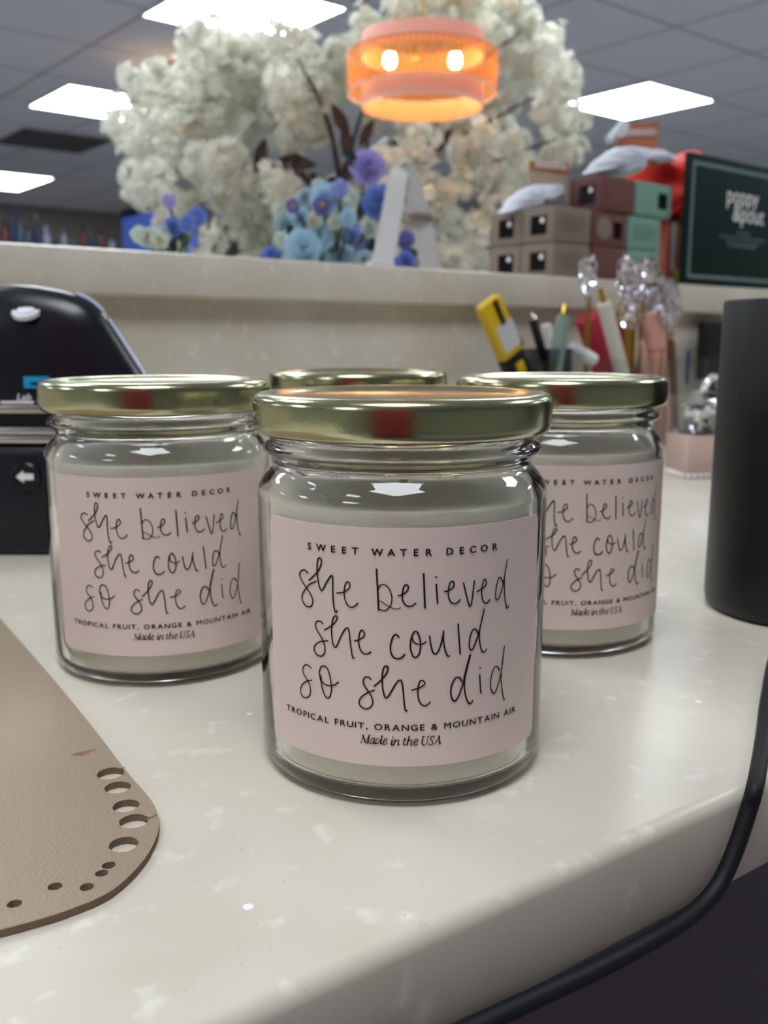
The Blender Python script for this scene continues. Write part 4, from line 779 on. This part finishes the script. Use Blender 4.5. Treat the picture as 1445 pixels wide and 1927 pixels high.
def tree():
    rnd = random.Random(11); base = Vector((-.10, 2.55, FLR)); t = thing('blossom_tree', 'large artificial tree of white blossoms behind the raised counter', 'tree', base)
    MS = [cluster_mesh(k) for k in range(7)]; cps = []; tries = 0
    # a rim of clusters along the outline, then the inside
    rim = []
    for i in range(len(POLY)):
        a, b_ = Vector(POLY[i]), Vector(POLY[(i+1) % len(POLY)]); n = max(1, int((b_-a).length/52))
        rim += [a.lerp(b_, k/n) for k in range(n)]
    cen = Vector((640, 260))
    for q in rim:
        if q.y > 480: continue
        p = q+(cen-q).normalized()*20; cps.append((p.x, p.y))
    while len(cps) < 99 and tries < 20000:
        tries += 1; x = rnd.uniform(200, 1110); y = rnd.uniform(-40, 520)
        if not inp(x, y, POLY) or any((x-hx)**2+(y-hy)**2 < (hr+14)**2 for hx, hy, hr in HOLES): continue
        if any((x-a)**2+(y-b_)**2 < 44**2 for a, b_ in cps): continue
        cps.append((x, y))
    meshes = []; pts = []
    def place(x, y, near):
        lamp = 640 < x < 950 and y < 245; low = 690 < x < 960 and 250 < y < 400; Y = (rnd.uniform(2.34, 2.52) if lamp else rnd.uniform(2.2, 2.26) if low else rnd.uniform(2.22, 2.5)) if near else rnd.uniform(2.4, 2.75); return at_y(x, y, Y)
    for x, y in cps:
        p = place(x, y, True); k = rnd.randrange(7); s = rnd.uniform(.8, 1.12)*(.78 if (x, y) in cps[:0] else 1)
        if len(meshes) < 7: o = MS[len(meshes)].build('blossom_cluster', M_PETAL, t, smooth=0); meshes.append(o)
        else: o = meshes[k].copy(); COL.objects.link(o); o.parent = t
        o.location = p-base; o.rotation_euler = (rnd.uniform(0, 6.3), rnd.uniform(0, 6.3), rnd.uniform(0, 6.3)); o.scale = (s, s, s); pts.append(p)
    mb = MB(); cnt = 0
    while cnt < 210:
        x = rnd.uniform(205, 1100); y = rnd.uniform(-30, 520)
        if not inp(x, y, POLY) or any((x-hx)**2+(y-hy)**2 < (hr+26)**2 for hx, hy, hr in HOLES): continue
        if not all(inp(x+dx, y+dy, POLY) for dx, dy in ((30, 0), (-30, 0), (0, 30), (0, -30)) if y+dy < 500 and y+dy > -35): continue
        src = MS[rnd.randrange(7)]; Mx = Matrix.Translation(place(x, y, False)-base) @ Euler((rnd.uniform(0, 6), rnd.uniform(0, 6), 0)).to_matrix().to_4x4(); mb.add([v for v in src.v], src.f, Mx); cnt += 1
    o = mb.build('blossom_mass', M_PETAL, t, smooth=0); o['kind'] = 'stuff'
    fork = at_y(650, 420, 2.5)-base; MB().tube(spline([(0, 0, .04), (.01, .01, .4), fork*.75+Vector((.02, .02, 0)), fork], 5), [.024-.0008*i for i in range(16)], 10).build('trunk', M_BARK, t)
    for x, y in ((490, 292), (560, 312), (652, 262), (560, 110), (700, 150), (840, 250), (900, 60), (1010, 180), (1050, 260), (900, 420), (690, 250), (980, 60)):
        q = at_y(x, y, rnd.uniform(2.24, 2.45))-base; m = fork.lerp(q, .5)+Vector((rnd.uniform(-.04, .04), .05, rnd.uniform(.0, .06))); P = spline([fork, m, q], 6); MB().tube(P, [.0095-.0006*i for i in range(len(P))], 8).build('branch', M_BARK, t)
    for x, y, l, a in ((490, 292, 60, 70), (560, 306, 70, -12), (600, 345, 50, -50), (652, 268, 60, 100), (640, 225, 60, 120), (655, 318, 60, 60), (690, 250, 50, 60), (545, 300, 40, 30), (835, 262, 46, 50)):
        p = at_y(x, y, 2.27)-base; ll = l*2.27/FPX; ax = Vector((math.cos(R(a)), -.2, math.sin(R(a)))); sd = Vector((-math.sin(R(a)), 0, math.cos(R(a)))); vs = []; fs = []
        for i in range(7): s = i/6; hw = ll*.2*math.sin(math.pi*min(.97, s*.9+.07)); c = p+ax*(s-.5)*ll; vs += [c+sd*hw, c+Vector((0, .006, 0)), c-sd*hw]
        for i in range(6): k = 3*i; fs += [(k, k+1, k+4, k+3), (k+1, k+2, k+5, k+4)]
        MB().add(vs, fs).build('dark_leaf', M_BARK, t, smooth=60)
    MB().lathe([(0, 0), (.16, 0), (.16, .02), (.03, .04), (0, .04)], 32).build('foot', M_MATTE, t)
tree()

# ------------------------------------------------------------------ pendant lamps
M_BULB = mat('warm_bulb', (255, 220, 170), .4, emit=(1, .72, .40, 1), es=BULB); M_FAB = cloth('blush_fabric', (250, 234, 228), .34, rgb2=(252, 220, 204)); M_LINING = cloth('peach_lining', (246, 200, 150), .45); M_SHEER = cloth('amber_sheer', (192, 122, 76), .35, clear=.5, stripes=True, rgb2=(232, 160, 100)); M_BRASS = mat('brass', (190, 150, 90), .3, metal=1)
def pendant(label):
    Y = 2.0; c = at_y(795, 120, Y); z = lambda y, dy: at_y(795, y, Y-dy).z; ri, ro = .1195, .1465
    zb, z1, z2, z3 = z(176, ri), z(139, ro), z(58, ro), z(31, ri); t = thing('pendant_lamp', label, 'lamp', (c.x, Y, zb)); th = .0016
    def drum(nm, r, a, b_, m):
        mb = MB().lathe([(r, a-zb), (r, b_-zb), (r-th, b_-zb), (r-th, a-zb), (r, a-zb)], 96); return mb.build(nm, m, t, smooth=60)
    drum('lower_ring', ri, zb, z1+.012, M_FAB); drum('upper_ring', ri, z2-.006, z3, M_FAB)
    for a_, b__ in ((zb+.001, z1+.010), (z2-.004, z3-.001)):
        k_ = ri-th-.0004; MB().lathe([(k_, a_-zb), (k_, b__-zb), (k_-.0006, b__-zb), (k_-.0006, a_-zb), (k_, a_-zb)], 96).build('lining', M_LINING, t, smooth=60)
    n = 120; vs = []; fs = []
    for i in range(n+1): a = 2*math.pi*i/n; vs += [(ro*math.cos(a), ro*math.sin(a), z1-zb), (ro*math.cos(a), ro*math.sin(a), z2-zb)]
    for i in range(n): fs.append((2*i, 2*i+2, 2*i+3, 2*i+1))
    o = MB().add(vs, fs).build('sheer_band', M_SHEER, t); uv = o.data.uv_layers.new(name='UVMap')
    for p in o.data.polygons:
        for li in p.loop_indices: vi = o.data.loops[li].vertex_index; uv.data[li].uv = ((vi//2)/n, vi % 2)
    for zz in (z1, z2): MB().tube([(ro*math.cos(2*math.pi*i/64), ro*math.sin(2*math.pi*i/64), zz-zb) for i in range(65)], .0022, 6).build('hoop', M_FAB, t)
    for zz, r0 in ((z2-.004, ro), (z1+.006, ro)):
        mb = MB()
        for k in range(4): a = R(45+90*k); mb.tube([(r0*math.cos(a), r0*math.sin(a), zz-zb), (.01*math.cos(a), .01*math.sin(a), zz-zb)], .0015, 6)
        mb.build('spider', M_BRASS, t)
    zc = z(115, 0)-zb
    for s in (-1, 1):
        MB().lathe([(0, -.013), (.006, -.012), (.0115, -.006), (.012, .003), (.009, .013), (.007, .018), (0, .018)], 24, Matrix.Translation((s*.064, 0, zc))).build('bulb', M_BULB, t)
        MB().tube([(s*.064, 0, zc+.018), (s*.064, 0, z2-zb-.004)], .009, 12).build('socket', M_BRASS, t)
    MB().tube([(0, 0, z1-zb), (0, 0, TOP-zb-.012)], .0035, 8).build('cord', M_BRASS, t); MB().lathe([(0, 0), (.05, 0), (.05, -.006), (.03, -.014), (0, -.014)], 32, Matrix.Translation((0, 0, TOP-zb))).build('canopy', M_BRASS, t)
    return t, zb
lamp, zb = pendant('round amber and blush pendant lamp hanging before the blossom tree, two bulbs glowing')
q = at_y(338, 170, 4.95); d = dup(lamp, (q.x, q.y, TOP-.30), 0, 'second amber pendant lamp close under the ceiling, mostly hidden behind the blossoms')
for c in d.children:
    if c.name.startswith('cord'): c.scale.z = 1; me = c.data.copy(); c.data = me; zz = [v.co.z for v in me.vertices]; m = max(zz); lo = min(zz)
    if c.name.startswith('cord'):
        for v in me.vertices: v.co.z = lo if v.co.z < (m+lo)/2 else .30-.012
    if c.name.startswith('canopy'): c.location.z = .30-(TOP-zb)

# ------------------------------------------------------------------ far background
ZS = at_w(110, 478, 6.0).z
u0 = (at_w(-120, 470, 6.0)-A0).dot(E); u1 = (at_w(232, 470, 6.0)-A0).dot(E)
t = thing('display_cabinet', 'dark display cabinet along the back of the shop carrying a row of bottles', 'cabinet', L((u0+u1)/2, 6.05, FLR), EANG)
MB().box((0, 0, (ZS-FLR)/2), (u1-u0, .3, ZS-FLR), .004).build('carcass', M_BASE, t)
cols = {'navy': (34, 52, 86), 'red': (110, 52, 52), 'white': (150, 156, 180), 'dark': (46, 40, 42), 'olive': (96, 92, 64), 'sea': (70, 90, 106)}; BM = {k: mat('bottle_'+k, c, .35) for k, c in cols.items()}
desc = {'navy': 'navy blue', 'red': 'red', 'white': 'white', 'dark': 'dark', 'olive': 'olive', 'sea': 'grey blue'}
row = [(6, 412, 'red', 'dark', 15), (20, 398, 'navy', 'navy', 14), (34, 400, 'sea', 'navy', 13), (50, 424, 'sea', 'navy', 11), (66, 402, 'navy', 'olive', 13), (86, 425, 'white', 'white', 14), (104, 446, 'dark', 'olive', 8), (119, 430, 'white', 'sea', 10), (140, 446, 'sea', 'olive', 11), (155, 424, 'red', 'dark', 12), (172, 430, 'navy', 'red', 11), (190, 432, 'red', 'dark', 12), (210, 444, 'white', 'navy', 11), (-14, 420, 'navy', 'red', 12)]
nth = ['first', 'second', 'third', 'fourth', 'fifth', 'sixth', 'seventh', 'eighth', 'ninth', 'tenth', 'eleventh', 'twelfth', 'thirteenth', 'one more']
order = sorted(range(len(row)), key=lambda i: row[i][0])
for rank, i in enumerate(order):
    x, y, c1, c2, r = row[i]; p = at_w(x, y, 6.02); rr = r*p.length/FPX*.5; h = p.z-ZS
    t = thing('bottle', f'{desc[c1]} bottle with {desc[c2]} cap on the far cabinet, {nth[rank]} from the left', 'bottle', (p.x, p.y, ZS), 0, 'bottles along the far cabinet')
    MB().lathe([(0, 0), (rr*.95, 0), (rr, .008), (rr, h*.6), (rr*.8, h*.68), (rr*.45, h*.74), (rr*.45, h*.8), (0, h*.8)], 16).build('body', BM[c1], t)
    MB().lathe([(0, h*.8), (rr*.55, h*.8), (rr*.55, h*.98), (rr*.4, h), (0, h)], 16).build('cap', BM[c2], t)
# blue display board
M_BOARD = mat('blue_board', (70, 98, 190), .5); a = at_y(230, 412, 3.6); d = (E*-.2-N*1).normalized(); d = Vector((.6, -.8, 0))
far, near = at_y(229, 412, 3.7), None; rr_ = ray(332, 368); tt = 0
nearp = far+Vector((.34, -.47, 0)); lo = at_y(229, 500, 3.7).z
bt = thing('display_board', 'blue display board with black top edge left of the blossom tree', 'board', (far.x, far.y, FLR))
Q = [far, nearp, Vector((nearp.x, nearp.y, FLR+.002)), Vector((far.x, far.y, FLR+.002))]; nn = Vector((.81, .58, 0))
MB().prism(Q, nn*.03).build('panel', M_BOARD, bt, world=True, smooth=0)
MB().prism([far+UP*.001-nn*.002, nearp+UP*.001-nn*.002, nearp+UP*.04-nn*.002, far+UP*.03-nn*.002], nn*.034).build('top_rail', M_MATTE, bt, world=True, smooth=0)
